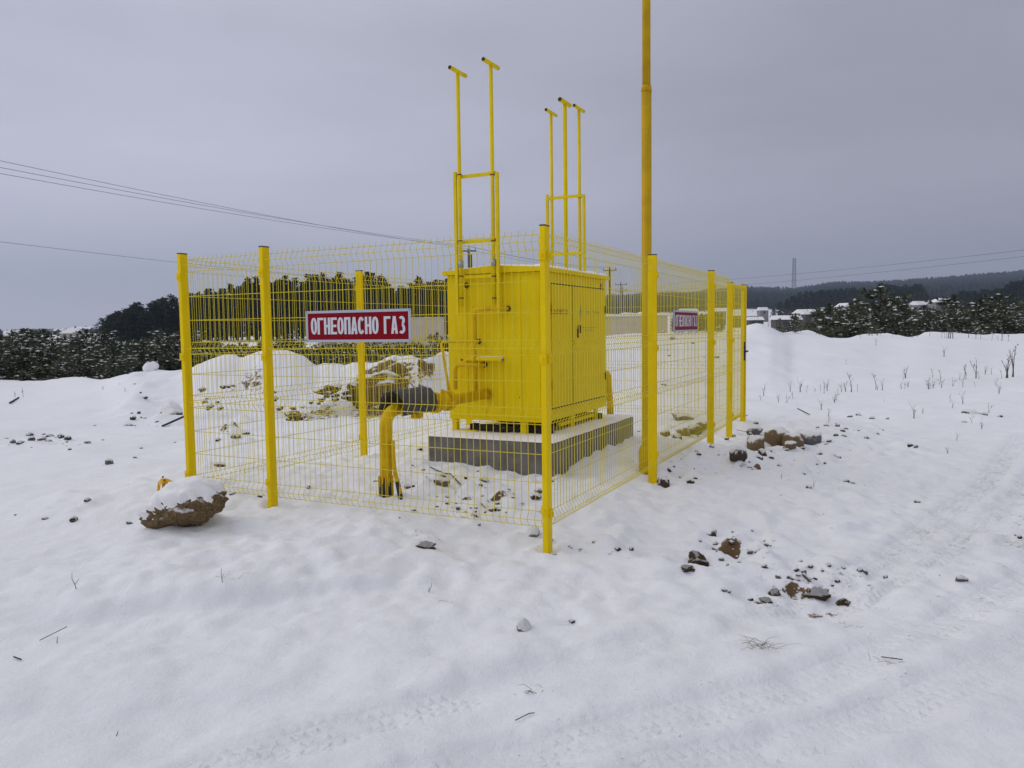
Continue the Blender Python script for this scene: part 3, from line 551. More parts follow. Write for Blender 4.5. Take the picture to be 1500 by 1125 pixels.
# ------------------------------------------------------------------ cabinet
U0,U1,V0,V1=1.094,2.23,2.38,4.236; ZB,ZR=.413,1.965
CW=U1-U0; CL=V1-V0
cab=tag(link('gas_cabinet',None,loc=FW(U0,V0)),'large bright yellow metal gas regulator cabinet with vent stacks on a concrete foundation','gas cabinet')
CO=FW(U0,V0)
def cl_(a,b,z): q=a*(-Lv)+b*Sv; return (q[0],q[1],z)        # a from -CW..0 (left..right of the front face), b 0..CL
mb=MB(); mb.box((-CW,0,ZB),(0,CL,ZR),fr=cl_); build(mb,'body',m_cab,cab,bevel=.006)
mb=MB()                                                      # low gable roof with a folded rim
o_=.04; zr0,zr1=ZR+.002,ZR+.045; pk=.040
P=[(-CW-o_,zr0),(o_,zr0),(o_,zr1),(-CW/2,zr1+pk),(-CW-o_,zr1)]
vs=[cl_(a,-o_,z) for a,z in P]+[cl_(a,CL+o_,z) for a,z in P]
mb.add(vs,[(0,1,2,3,4),(9,8,7,6,5)]+[(i,i+5,(i+1)%5+5,(i+1)%5) for i in range(5)]); build(mb,'roof',m_cab,cab,bevel=.004)
def rfr(a,b,z): return cl_(a,b,z)
nx_,ny_=34,56; A=np.linspace(-CW-.01,.03,nx_); B=np.linspace(.03,CL+.03,ny_); AA,BB=np.meshgrid(A,B)
base=zr1+pk*(1-np.abs(AA+CW/2)/(CW/2+.04)); ed=np.minimum(np.minimum(AA-A[0],A[-1]-AA),np.minimum(BB-B[0],B[-1]-BB))
h=np.sqrt(np.clip(ed/.03,0,1))*(.020+.06*np.clip(fbm(AA*9,BB*9,3)+.12,0,1)*sstep(-.5,.0,AA)); P=np.array([cl_(a,b,0) for a,b in zip(AA.ravel(),BB.ravel())]); P[:,2]=(base+h-.004).ravel()
mb=MB(); I=np.arange(nx_*ny_).reshape(ny_,nx_); mb.add(P,[(I[j,i],I[j,i+1],I[j+1,i+1],I[j+1,i]) for j in range(ny_-1) for i in range(nx_-1)]); build(mb,'roof_snow',m_psnow,cab,smooth=True)
for a in (-CW+.045,-.25): 
    for b in (.05,CL-.1):
        mb=MB(); mb.box((a-.03,b-.03,ZT+.002),(a+.03,b+.03,ZB-.001),fr=cl_); build(mb,'leg',m_cab,cab,bevel=.004)
mb=MB(); mb.box((-CW,.02,ZT+.004),(-CW*.72,.07,ZT+.03),fr=cl_); build(mb,'base_frame',m_cab,cab,bevel=.003); mb=MB(); mb.box((-.05,.45,ZT+.06),(-.01,CL-.4,ZT+.10),fr=cl_)
mb.box((-.045,.75,ZT+.01),(-.005,.83,ZB-.002),fr=cl_); mb.box((-.045,CL-.35,ZT+.01),(-.005,CL-.27,ZB-.002),fr=cl_); build(mb,'base_frame',m_cab,cab,bevel=.003)
# front face: folded side panels (seams stand proud by 3 mm)
nS=5
for i in range(nS):
    a0=-CW+.035+i*(CW-.07)/nS; a1=a0+(CW-.07)/nS-.006
    mb=MB(); mb.box((a0,-.0045,ZB+.04),(a1,-.001,ZR-.03),fr=cl_); build(mb,'side_panel',m_cab,cab,bevel=.0015)
# right face: doors
def rf(b,z): return b,z
vb0,_=onu(808,500,U0); vb1,_=onu(884,500,U0); vmid,_=onu(838,500,U0)
b0,b1,bm=max(vb0-V0,.09),vb1-V0,vmid-V0
zd0=ZB+.135; zd1=ZR-.12
mb=MB(); mb.box((.0008,b0-.012,zd0-.012),(.0035,b1+.012,zd0-.0005),fr=cl_); mb.box((.0008,b0-.012,zd1+.0005),(.0035,b1+.012,zd1+.012),fr=cl_)
mb.box((.0008,bm-.011,zd0),(.0035,bm+.011,zd1),fr=cl_); build(mb,'door_gap_seal',m_black,cab)
d1=MB(); d1.box((.002,b0,zd0+.002),(.010,bm-.011,zd1-.002),fr=cl_); door1=build(d1,'door',m_cab,cab,bevel=.003)
d2=MB(); d2.box((.002,bm+.011,zd0+.002),(.010,b1,zd1-.002),fr=cl_); door2=build(d2,'door',m_cab,cab,bevel=.003)
vh,zh=onu(845,488,U0); hb=vh-V0
mb=MB(); mb.box((.0102,hb-.03,zh-.05),(.022,hb+.03,zh+.05),fr=cl_); mb.box((.022,hb-.012,zh+.0),(.05,hb+.012,zh+.09),fr=cl_); build(mb,'handle',m_black if False else m_rust,door2,bevel=.002)
mb=MB(); mb.box((.0104,hb-.12,zh-.17),(.03,hb+.10,zh-.06),fr=cl_); build(mb,'lock_cover',m_cab,door2,bevel=.003)
for z in (zd0+.25,zd1-.25):
    mb=MB(); mb.tube([cl_(.02,b1+.006,z-.05),cl_(.02,b1+.006,z+.05)],.010,8); build(mb,'hinge',m_rust,door2)
    mb=MB(); mb.tube([cl_(.02,b0-.006,z-.05),cl_(.02,b0-.006,z+.05)],.010,8); build(mb,'hinge',m_cab,door1)
# lettering carriers on the doors
def door_text(s,p0,p1,h,m,door,tr=.28,gap=.3):
    (va,z0),(vb,_)=onu(*p0,U0),onu(*p1,U0)
    adv=sum((1+gap) if c!=' ' else .55 for c in s)-gap; w=(vb-va)/adv; x=va-V0; mb=MB()
    for c in s:
        if c==' ': x+=w*.55; continue
        for p in glyph(c,w,h,w*tr):
            n=len(p); mb.add([cl_(.0122,x+a,z0+b) for a,b in p]+[cl_(.0105,x+a,z0+b) for a,b in p],[tuple(range(n))]+[(i,i+n,(i+1)%n+n,(i+1)%n) for i in range(n)])
        x+=w*(1+gap)
    return tag(build(mb,'lettering',m,door),kind='stuff')
door_text('ОПАСНО ГАЗ',(806,460),(830,460),.052,m_redink,door1)
door_text('РАС ГАЗНН',(857.5,460),(877,460),.036,m_greyink,door2,tr=.2)
door_text('ННННННСННННГН',(848.5,480.5),(873,480.5),.009,m_greyink,door2,tr=.2,gap=.5)
door_text('НННННННН',(855,484.5),(868,484.5),.009,m_greyink,door2,tr=.2,gap=.5)
vl,zl=onu(849.5,458,U0); bl=vl-V0; mb=MB()
for qd in ring(0,2*math.pi,.045,.045,.010,.010,0,0,20,2)+ring(0,2*math.pi,.026,.026,.020,.020,0,0,12,1.2)+[[(-.004,.047),(.004,.047),(.010,.085),(-.010,.085)],[(-.008,-.095),(.008,-.095),(.004,-.047),(-.004,-.047)],[(.047,-.004),(.068,-.008),(.068,.008),(.047,.004)],[(-.068,-.008),(-.047,-.004),(-.047,.004),(-.068,.008)]]:
    n=len(qd); mb.add([cl_(.0122,bl+a,zl+b) for a,b in qd]+[cl_(.0105,bl+a,zl+b) for a,b in qd],[tuple(range(n))]+[(i,i+n,(i+1)%n+n,(i+1)%n) for i in range(n)])
build(mb,'emblem',m_greyink,door2)
vl,zl=onu(880,420,U0); mb=MB(); mb.box((.0105,vl-V0-.028,zl-.035),(.0125,vl-V0+.028,zl+.035),fr=cl_); build(mb,'sticker',m_label,door2)
# front-face pipework (b negative = towards the camera)
def cf(px,py,b=0.0):                               # front-face coords of a pixel on the plane at depth b
    u,z=onv(px,py,V0+b); return -(u-U0),z
def grom(px,py,r=.03):
    a,z=cf(px,py); mb=MB(); pts=[cl_(a+r*math.cos(t),-.012,z+r*math.sin(t)) for t in np.linspace(0,2*math.pi,17)]
    mb.tube(pts,.008,6,cap=False); build(mb,'grommet',m_black,cab)
for p in ((684,418),(729,412),(745,452),(702,500)): grom(*p,.022)
grom(711,534,.024)
def bend(pts,r,n=5):                               # rounds the corners of a polyline
    pts=[Vector(p) for p in pts]; out=[pts[0]]
    for i in range(1,len(pts)-1):
        a=(pts[i-1]-pts[i]).normalized(); b=(pts[i+1]-pts[i]).normalized(); rr=min(r,(pts[i-1]-pts[i]).length*.49,(pts[i+1]-pts[i]).length*.49)
        p0=pts[i]+a*rr; p1=pts[i]+b*rr
        for k in range(n+1):
            t=k/n; out.append((1-t)**2*p0+2*t*(1-t)*pts[i]+t*t*p1)
    out.append(pts[-1]); return out
BO=-.10
def pipe(name,pts,r,m=m_pipe,rb=.05,parent=cab,n=10):
    mb=MB(); mb.tube(bend([cl_(*p) for p in pts],rb),r,n); return build(mb,name,m,parent,smooth=True)
# vent stack frames
def vents(cf_, bface, sgn, stacks, posts_, rails, top_z, name):
    bo=bface+sgn*.09
    for px in posts_:
        a,_=cf_(px,330); zt=cf_(px,rails[0][0]-4)[1]; zb_=ZR-.42
        mb=MB(); mb.box((a-.016,bo-.016,zb_),(a+.016,bo+.016,zt),fr=cl_); build(mb,'stack_post',m_stack,cab,bevel=.002)
    a0=cf_(posts_[0],330)[0]; a1=cf_(posts_[1],330)[0]
    for (py,_) in rails:
        z=cf_((posts_[0]+posts_[1])/2,py)[1]; mb=MB(); mb.box((a0+.018,bo-sgn*.020-.008,z-.018),(a1-.018,bo-sgn*.020+.008,z+.018),fr=cl_); build(mb,'stack_rail',m_stack,cab,bevel=.002)
    for px,py,r in stacks:
        a,_=cf_(px,330); zt=cf_(px,py)[1]; bs=bo+sgn*.004
        mb=MB(); mb.tube([cl_(a,bs,ZR-.33 if sgn<0 else ZR-.2),cl_(a,bs,zt)],r,10); st=build(mb,'vent_stack',m_stack,cab,smooth=True)
        mb=MB(); mb.tube([cl_(a,bs-.155,zt+.012),cl_(a,bs+.165,zt+.012)],r*1.1,10); build(mb,'tee_head',m_stack,st,smooth=True)
        mb=MB(); mb.tube([cl_(a,bs-.157,zt+.012),cl_(a,bs-.152,zt+.012)],r*.95,10); build(mb,'tee_opening',m_black,st)
        mb=MB(); zc=ZR+.1; mb.tube([cl_(a,bs,zc-.03),cl_(a,bs,zc+.04)],r+.008,10); build(mb,'coupling',m_galv,st,smooth=True)
        for (py2,_) in rails+([(437,0)] if sgn<0 else []):
            z=cf_(px,py2)[1]; mb=MB(); mb.tube([cl_(a,bs,z-.006),cl_(a,bs,z+.006)],r+.005,10); build(mb,'pipe_clamp',m_rust,st)
vents(lambda x,y:cf(x,y,-.09),0,-1,[(674.5,106,.021),(722.5,94.5,.021)],(668,729),[(256,0),(353,0),(405,0)],0,'a')
vents(lambda x,y:cf(x,y,CL+.09),CL,1,[(808.5,166,.020),(828.5,151,.027),(849,160,.020)],(802,855.5),[(289,0),(372,0)],0,'b')
# impulse pipes on the front
a1,z1=cf(745,452); a2,z2=cf(695,453,-.09); a3,z3=cf(697,585,-.09)
pipe('impulse_pipe',[(a1,0,z1),(a1-.02,-.09,z1),(a2,-.09,z1),(a2,-.09,z3+.02)],.021)
a1,z1=cf(702,500); a2,z2=cf(646,503,-.14); a3,z3=cf(656,576,-.45)
pipe('impulse_pipe',[(a1,0,z1),(a1-.02,-.10,z1),(a2,-.14,z1),(a3-.0,-.42,z3)],.014)
a1,z1=cf(711,534); a2,_=cf(668,537,-.12); zm=.70
am,zmm=cf(715,577); 
pipe('impulse_pipe',[(a1,0,z1),(a1-.02,-.12,z1),(a2,-.14,z1),(a2,-.14,zm+.05)],.022,rb=.07)
# main pipe: straight out of the wall, valve, sleeve, elbow, riser
vr=1.84
mb=MB(); foot=gz(*( (np.array(CO[:2])+am*(-Lv)-vr*Sv)))
mb.tube(bend([cl_(am,0.02,zm),cl_(am,-vr,zm),cl_(am-.015,-vr-.0,foot-.15)],.17,9),.053,18); main=build(mb,'main_pipe',m_pipe,cab,smooth=True)
mb=MB(); mb.tube([cl_(am,-.012,zm),cl_(am,-.03,zm)],.062,18); mb.tube([cl_(am,-.80,zm),cl_(am,-.86,zm)],.10,18); mb.tube([cl_(am,-.87,zm),cl_(am,-1.02,zm)],.078,18); mb.tube([cl_(am,-1.03,zm),cl_(am,-1.08,zm)],.10,18)
for t in np.linspace(0,2*math.pi,9)[:-1]: mb.tube([cl_(am+.083*math.cos(t),-.79,zm+.083*math.sin(t)),cl_(am+.083*math.cos(t),-.868,zm+.083*math.sin(t))],.009,6)
mb.tube([cl_(am+.02,-.945,zm+.06),cl_(am+.02,-.945,zm+.12)],.018,8); mb.box((am-.02,-.96,zm-.02),(am+.16,-.93,zm+.0),fr=cl_)
build(mb,'valve',m_pipe,cab,smooth=False,bevel=.002)
mb=MB(); ns=26; R_=.135; zc=zm+.030
for rr_,flip in ((R_,0),(R_-.008,1)):
    vs=[];
    for bpos in (-1.22,-1.40,-1.58,-1.75):
        for k in range(ns+1):
            t=math.radians(-38)+math.radians(236)*k/ns; wob=.006*math.sin(k*1.7+bpos*9)
            vs.append(cl_(am+(rr_+wob)*math.cos(t),bpos,zc+(rr_+wob)*math.sin(t)))
    fs=[(i*(ns+1)+k,i*(ns+1)+k+1,(i+1)*(ns+1)+k+1,(i+1)*(ns+1)+k) for i in range(3) for k in range(ns)]
    if flip: fs=[f[::-1] for f in fs]
    mb.add(vs,fs)
q=(ns+1)*4
fs=[]
for e_ in (0,3):
    fs+=[(e_*(ns+1)+k,e_*(ns+1)+k+1,q+e_*(ns+1)+k+1,q+e_*(ns+1)+k) for k in range(ns)]
mb.f+=fs; mb.m+=[0]*len(fs)
build(mb,'insulation_sleeve',m_grey,cab,smooth=True)
mb=MB(); mb.box((am-.03,-1.42,zm-.115),(am+.03,-1.30,zm-.054),fr=cl_); build(mb,'pipe_support',m_pipe,cab,bevel=.004)
zf=foot
mb=MB(); mb.tube([cl_(am-.015,-vr,zf-.06),cl_(am-.013,-vr,zf+.10),cl_(am-.013,-vr,zf+.20)],[.060,.058,.0545],18); wr=build(mb,'bitumen_wrap',m_tar,main,smooth=True)
mb=MB()
for k in range(13):
    t=2*math.pi*k/13+random.uniform(-.1,.1); x=.0585*math.cos(t); y=.0585*math.sin(t); l=random.uniform(.04,.19)
    mb.tube([cl_(am-.013+x,-vr+y,zf+.205),cl_(am-.014+x*1.02,-vr+y*1.02,zf+.205-l)],[.009,.004],5)
build(mb,'paint_drip',m_pipe,main)
pipe('side_pipe',[(am+.075,-vr-.01,zf+.52),(am+.08,-vr-.01,zf+.28),(am+.15,-vr-.02,zf+.07)],.018,rb=.1)
pipe('side_pipe_wrap',[(am+.118,-vr-.017,zf+.17),(am+.165,-vr-.022,zf-.03)],.021,m=m_tar,rb=.01)
# tray under the impulse pipes
a0,z0=cf(677,525,-.05); a1,_=cf(737,523,-.05)
mb=MB(); mb.box((a0,-.10,z0-.02),(a1,-.002,z0-.012),fr=cl_); mb.box((a0,-.104,z0-.02),(a1,-.1005,z0+.02),fr=cl_); build(mb,'tray',m_cab,cab)
mb=MB(); mb.box((a0+.12,-.098,z0-.0115),(a1-.02,-.004,z0+.022),fr=cl_); build(mb,'tray_snow',m_psnow,cab,bevel=.008)
for px in (677,737): 
    a,z=cf(px,527,-.1); mb=MB(); mb.tube([cl_(a,-.112,z),cl_(a,-.104,z)],.012,8); build(mb,'bolt',m_rust,cab)
mb=MB(); a,z=cf(762,582); mb.box((a-.01,-.008,z-.005),(a+.01,-.0046,z+.005),fr=cl_); build(mb,'bolt',m_rust,cab)
# lifting eye on the roof
a,z=cf(660,394,.1); mb=MB(); mb.tube([cl_(a+.02*math.cos(t),.1,zr1+.022+.02*math.sin(t)) for t in np.linspace(0,2*math.pi,13)],.004,6,cap=False); build(mb,'lifting_eye',m_galv,cab)
# outlet pipe at the back
mb=MB(); rz_=.62; bz=gz(*(np.array(CO[:2])+(-.13)*(-Lv)+(CL+.46)*Sv))
pipe('outlet_pipe',[(-.13,CL-.01,.80),(-.13,CL+.42,.80),(-.09,CL+.48,bz-.1)],.045,rb=.10,n=14)
mb=MB(); mb.tube([cl_(-.13,CL+.05,.80),cl_(-.13,CL+.085,.80)],.085,16); build(mb,'outlet_flange',m_black,cab)
# rough timber bearers lying on the slab under the cabinet
for k,(a0,a1,b,w,hh) in enumerate(((-.95,.02,.16,.10,.07),(-.98,-.05,.9,.12,.09),(-.9,.03,1.6,.10,.07))):
    mb=MB(); n=14; 
    for i in range(n):
        x0=a0+(a1-a0)*i/n; x1=a0+(a1-a0)*(i+1)/n; j=random.uniform(-.008,.008)
        mb.box((x0+.0005,b-w/2+j,ZT+.02),(x1-.0005,b+w/2+j,ZT+.02+hh+random.uniform(-.012,.008)),fr=cl_)
    o=build(mb,'timber_bearer',m_timb,bevel=.003,loc=CO)
    tag(o,('dark snow crusted timber bearer under the front of the yellow cabinet','dark timber bearer under the middle of the yellow cabinet','dark timber bearer under the far end of the yellow cabinet')[k],'timber')
# ------------------------------------------------------------------ tall pole inside the fence
P=atz(947.5,695,-.13); px_,py_=P[0],P[1]; s=py_/F
pole=tag(link('steel_pole',None,loc=(px_,py_,0)),'very tall ochre yellow round steel pole just inside the right side of the fence','pole')
zj=at(947,130,py_)[2]
mb=MB(); mb.tube([(0,0,-.3),(0,0,.1),(0,0,zj-.03)],.050,20); build(mb,'lower_tube',m_pole,pole,smooth=True)
mb=MB(); mb.tube([(0,0,zj-.03),(0,0,zj-.028),(0,0,zj+.03),(0,0,zj+.032)],[.0505,.054,.047,.043],20); build(mb,'joint_collar',m_pole,pole,smooth=True)
mb=MB(); mb.tube([(0,0,zj+.03),(0,0,zj+1.9)],.041,20); mb.tube([(0,0,zj+1.9),(0,0,zj+3.6)],[.030,.012],16); build(mb,'upper_tube',m_pole,pole,smooth=True)
mb=MB(); mb.tube([(-.012,0,-.14),(-.012,0,-.08),(-.012,0,.10),(-.008,0,.17)],[.052,.070,.074,.056],20); build(mb,'base_sleeve',m_pole,pole,smooth=True)
mb=MB(); P=atz(936,640,-.1); mb.tube([(P[0],P[1],-.2),(P[0],P[1],-.02)],.018,6); tag(build(mb,'marker_peg',m_tar),'short black peg standing in the snow beside the foot of the ochre pole','peg')
P=atz(606,727,-.12); mb=MB(); mb.tube([(P[0],P[1],-.22),(P[0],P[1],-.02)],.016,6); tag(build(mb,'marker_peg',m_tar),'short black peg in the snow right of the yellow gas riser','peg')
# ------------------------------------------------------------------ stones
def ico(sub):
    import bmesh
    bm=bmesh.new(); bmesh.ops.create_icosphere(bm,subdivisions=sub,radius=1); v=np.array([x.co[:] for x in bm.verts]); f=[tuple(l.index for l in p.verts) for p in bm.faces]; bm.free(); return v,f
def rockmesh(name,seed,sub,dims,m,rough=.35,chip=9):
    v,f=ico(sub); r=np.random.default_rng(seed)
    for k in range(chip):                                      # planar chips
        n=r.normal(size=3); n/=np.linalg.norm(n); d=r.uniform(.55,.85); t=v@n; k_=t>d; v[k_]-=np.outer((t[k_]-d)*.85,n)
    o=r.uniform(0,99)
    nn=fbm(v[:,0]*1.6+o+v[:,2],v[:,1]*1.6+v[:,2]*1.3,4); v=v*(1+rough*nn)[:,None]
    nn=fbm(v[:,0]*7+o+v[:,2]*5,v[:,1]*7-v[:,2]*4,3); v=v*(1+rough*.28*nn)[:,None]
    v=v*np.array(dims); me=bpy.data.meshes.new(name); me.from_pydata(v.tolist(),[],f); me.materials.append(m); me.polygons.foreach_set('use_smooth',[True]*len(f)); me.update(); return me,v,f
def rock_at(px,py,wpx,mesh,name,label,cat,group=None,hscale=1.0,z=None,sink=.3,rz=None,grp=None,dep=.8):
    P=atz(px,py,-.16)
    for _ in range(4): P=atz(px,py,gz(P[0],P[1]))
    r=wpx/2/F*P[1]; Rz=random.uniform(0,6.28) if rz is None else rz
    o=link(name,mesh,loc=(P[0],P[1]+r*.4,gz(P[0],P[1]+r*.4)+r*hscale*(1-2*sink)*.8),rot=(random.uniform(-.2,.2),random.uniform(-.2,.2),Rz),scale=(r,r*dep,r*hscale))
    return tag(o,label,cat,group)
# the big boulder on the left
P=atz(268,782,-.2); bw=121/2/F*P[1]
bm_,bv,bf=rockmesh('stone_body',21,5,(1,.72,.52),m_brock,.55,9)
P=atz(264,796,-.2)
bx,by=P[0],P[1]+.13; bzz=gz(bx,by)
boul=tag(link('boulder',None,loc=(bx,by,bzz+.115),rot=(.06,-.10,.22),scale=(bw*.95,bw,bw*1.25)),'big ochre brown boulder with a thick snow cap in front of the left fence corner','boulder')
link('stone_body',bm_,boul)
nrm=bv/np.array([1,.72,.52])**2; nrm/=np.linalg.norm(nrm,axis=1)[:,None]
mask=np.clip((bv[:,2]/.52-.16+.95*fbm(bv[:,0]*2.6+3,bv[:,1]*2.6+bv[:,2],5)+.35*bv[:,1]-.28*bv[:,0])*4.5,0,1)
mask=mask*mask*(3-2*mask); sv=bv*(1-.02*(1-mask))[:,None]; sv[:,2]+=mask*.10*(1+.5*fbm(bv[:,0]*3,bv[:,1]*3,2)); sv[:,:2]*=(1+.03*mask)[:,None]
sm=bpy.data.meshes.new('snow_cap'); sm.from_pydata(sv.tolist(),[],[f for f in bf if mask[list(f)].max()>0.02]); sm.materials.append(m_psnow); sm.polygons.foreach_set('use_smooth',[True]*len(sm.polygons)); sm.update(); link('snow_cap',sm,boul)
# barrier tape behind it
P=atz(235,722,-.12)
for _ in range(6): P=atz(232,722,gz(P[0],P[1])+.01)
tp=tag(link('barrier_tape',None,loc=(0,0,0)),'crumpled yellow and red barrier tape sticking out of the snow behind the big boulder','tape')
Yt=P[1]
def T(px,py,dy=0): return at(px,py,Yt+dy)
def strip(a,b,dy=(0,0),n=6,bow=.02):
    """a: list of top-edge pixels, b: bottom-edge pixels"""
    vs=[];m=len(a)
    for i,(p,q) in enumerate(zip(a,b)): vs+=[T(*p,dy[0]+bow*math.sin(i*1.9)),T(*q,dy[1]+bow*math.cos(i*1.3))]
    vs2=[(v[0],v[1]+.0015,v[2]) for v in vs]; mb=MB(); fs=[(2*i,2*i+1,2*i+3,2*i+2) for i in range(m-1)]
    mb.add(vs,fs); mb.add(vs2,[f[::-1] for f in fs]); return mb
build(strip([(231,712),(231.5,706),(235,702),(238,700)],[(229,724),(234,720),(235.5,709),(240,706)],(0,.0)),'tape_strip',m_tape,tp)
build(strip([(236,702),(242,700.5),(248,702),(254,706),(262,713)],[(238,719),(241,717),(246,715),(252,714),(259,720)],(.02,.03)),'tape_strip',m_tape,tp)
build(strip([(248.5,706),(246,709.5),(243,711.5)],[(246.5,711),(245,715),(241,718)],(.008,.008),bow=.0),'tape_print',m_tapered,tp)
build(strip([(238,709),(243,711)],[(238.5,711),(243,713.5)],(.0,.0),bow=.0),'tape_print',m_tapered,tp)
build(strip([(252,709),(256,712)],[(253,711.5),(255.5,713)],(.0,.0),bow=.0),'tape_print',m_tapered,tp)
build(strip([(238,702.5),(242,703)],[(238,705),(241.5,705)],(.0,.0),bow=.0),'tape_print',m_tapered,tp)
build(strip([(237,698),(240,697)],[(237.5,700.5),(239.5,700)],(.0,.0),bow=.0),'tape_knot',m_black,tp)
m_bare=snow_top('bare broken brown stone',(.060,.036,.018),(.30,.19,.085),thr=.62,soft=.15,scale=14.0,bump=(18,1.0,.08)); m_cov=snow_top('snowed over stone',(.08,.07,.065),(.22,.2,.19),thr=-.25,soft=.4,scale=12.0)
BK=[rockmesh('stone',s_,4,(1,1,1),m_bare,1.0,8)[0] for s_ in (61,62)]; SK=[rockmesh('stone',s_,4,(1,1,1),m_cov,.35,4)[0] for s_ in (71,72)]
RK=[rockmesh('stone',s,3,(1,1,1),m_rock,.5,7)[0] for s in (1,2,3)]; GK=[rockmesh('stone',s,3,(1,1,1),m_gclod,.5,7)[0] for s in (4,5,6)]; CK=[rockmesh('clod',s,3,(1,1,1),m_clod,.75,6)[0] for s in (7,8,9,10)]
for px,py,w,(mk_,mi_),hs,lb in big:
    m_={'RK':RK,'GK':GK,'CK':CK,'BK':BK,'SK':SK}[mk_][mi_]; hp=(1080<px<1200 and 630<py<665) or (970<px<1035 and 615<py<650); rock_at(px,py,w*(1.3 if hp else 1.08),m_,'stone',lb,'stone',None,hs,sink=.18 if hp else .44 if mk_=='BK' else .32)
for (px,py,w,Yd,hs,m_,lb) in [(222,544,23,18.6,.9,m_gclod,'round snow covered lump on top of the snow mound left of the fence')]:
    r=w/2/F*Yd; P=at(px,py,Yd); me_,_,_=rockmesh('stone',33,4,(1,1,1),m_psnow,.25,3); tag(link('stone',me_,loc=(P[0],P[1],P[2]+r*.35),scale=(r,r,r*hs)),lb,'stone')
# small clods nobody needs told apart
for i,(px,py,w) in enumerate(sm_list):
    ar=('on the open snow left of the fence' if px<262 else 'inside the left end of the fence' if px<400 and py<760 else 'inside the fence near the foundation' if px<860 and py<770 else 'beside the stone heap right of the gate' if px<1290 and py<725 and px>990 else 'in the bare earth patch of the right foreground' if 1020<px<1300 and py>=725 else 'on the trodden snow at the far right' if px>=1300 else 'just outside the fence corner post')
    rock_at(px,py,w*1.1,random.choice(CK if i%3 else GK),'earth_clod','small dark frozen earth clod '+ar,'clod','earth clods '+ar,hscale=random.uniform(.5,1.0),sink=.40,dep=random.uniform(.6,1))
for cx,cy,rx,ry,n,ar in ((1190,845,60,14,26,'in the bare earth patch of the right foreground'),(1085,800,45,20,12,'in the bare earth patch of the right foreground'),(1140,665,70,16,20,'beside the stone heap right of the gate'),(1000,690,45,14,14,'beside the stone heap right of the gate'),(1225,640,60,18,12,'beside the stone heap right of the gate'),(700,740,80,24,22,'inside the fence near the foundation'),(55,648,55,7,12,'on the open snow left of the fence'),(200,612,50,14,12,'on the open snow left of the fence'),(850,800,60,14,8,'just outside the fence corner post'),(985,532,75,26,26,'on the snow field behind the right fence panels')):
    for k in range(n):
        w=random.choice((3.5,4,5,6,8,10)); rock_at(random.gauss(cx,rx*.6),random.gauss(cy,ry*.6),w,random.choice(CK+GK[:2]),'earth_clod','small dark frozen earth clod '+ar,'clod','earth clods '+ar,hscale=random.uniform(.4,1.0),sink=.36,dep=random.uniform(.6,1))
# crumbs of earth too small to pick apart
v8=[(1,0,0),(0,1,0),(-1,0,0),(0,-1,0),(0,0,.8),(0,0,-.6)]; f8=[(0,1,4),(1,2,4),(2,3,4),(3,0,4),(1,0,5),(2,1,5),(3,2,5),(0,3,5)]
zones=[(1190,842,60,16,150),(1100,810,60,30,70),(1130,868,35,14,60),(1150,650,70,22,90),(1010,690,60,22,80),(60,648,70,9,70),(195,612,60,20,40),(700,745,95,32,110),(620,715,50,22,60),(1040,640,45,14,40),(940,800,60,20,25),(340,640,55,16,50),(460,590,60,35,90),(1440,612,40,5,25),(1230,625,60,20,40),(620,800,25,6,25),(1495,780,15,25,70),(1150,1000,330,50,60),(850,1075,320,40,50),(1350,880,150,60,60),(1200,720,200,60,45)]
ZP=[(atz(random.gauss(a,rx*.6),random.gauss(b,ry*.6),-.17)) for a,b,rx,ry,n in zones for _ in range(n)]
ZA=np.array(ZP); zg=ground_z(ZA[:,0],ZA[:,1]); mb=MB()
for (x,y,_),z in zip(ZP,zg):
    s_=random.uniform(.003,.011)*(y/5)**.75; a=random.uniform(0,6.28); c_,n_=math.cos(a),math.sin(a)
    mb.add([(x+(p*c_-q*n_)*s_*random.uniform(.6,1.5),y+(p*n_+q*c_)*s_*random.uniform(.6,1.3),z+w*s_*.8) for p,q,w in v8],f8)
tag(build(mb,'earth_crumbs',m_clod),'scattered crumbs of dark earth and litter on the trodden snow','earth crumbs',kind='stuff')
# dug earth block and clods on the mound behind the fence
def mound_rock(px,py,w,h,Yd,me_,lb,name='earth_block',grp=None,cat='earth',dep=.6):
    P=at(px,py,Yd); tag(link(name,me_,loc=P,rot=(0,0,random.uniform(-.3,.3)),scale=(w/2/F*Yd,w/2/F*Yd*dep,h/2/F*Yd)),lb,cat,grp)
m_earth=snow_top('freshly dug brown earth',(.12,.075,.035),(.25,.165,.08),thr=.55,soft=.2,scale=3.0,bump=(9,.8,.06))
EB=[rockmesh('earth_block',s,4,(1,1,1),m_earth,.45,14)[0] for s in (51,52,53)]
mound_rock(560,577,96,62,15.2,EB[0],'long upright cut face of brown earth in the snowy mound behind the fence',dep=.4)
mound_rock(520,572,40,34,15.0,EB[1],'brown earth lump at the left end of the cut face in the mound')
mound_rock(575,545,40,30,15.6,EB[2],'brown earth peak with snow above the cut face in the mound')
mound_rock(628,538,24,20,16.4,EB[1],'brown earth lump on the mound close to the yellow cabinet')
mound_rock(480,570,50,18,14.8,EB[2],'low streak of brown earth on the left shoulder of the mound')
mound_rock(432,608,24,14,13.6,EB[0],'small brown earth lump at the foot of the mound left of the cut face')
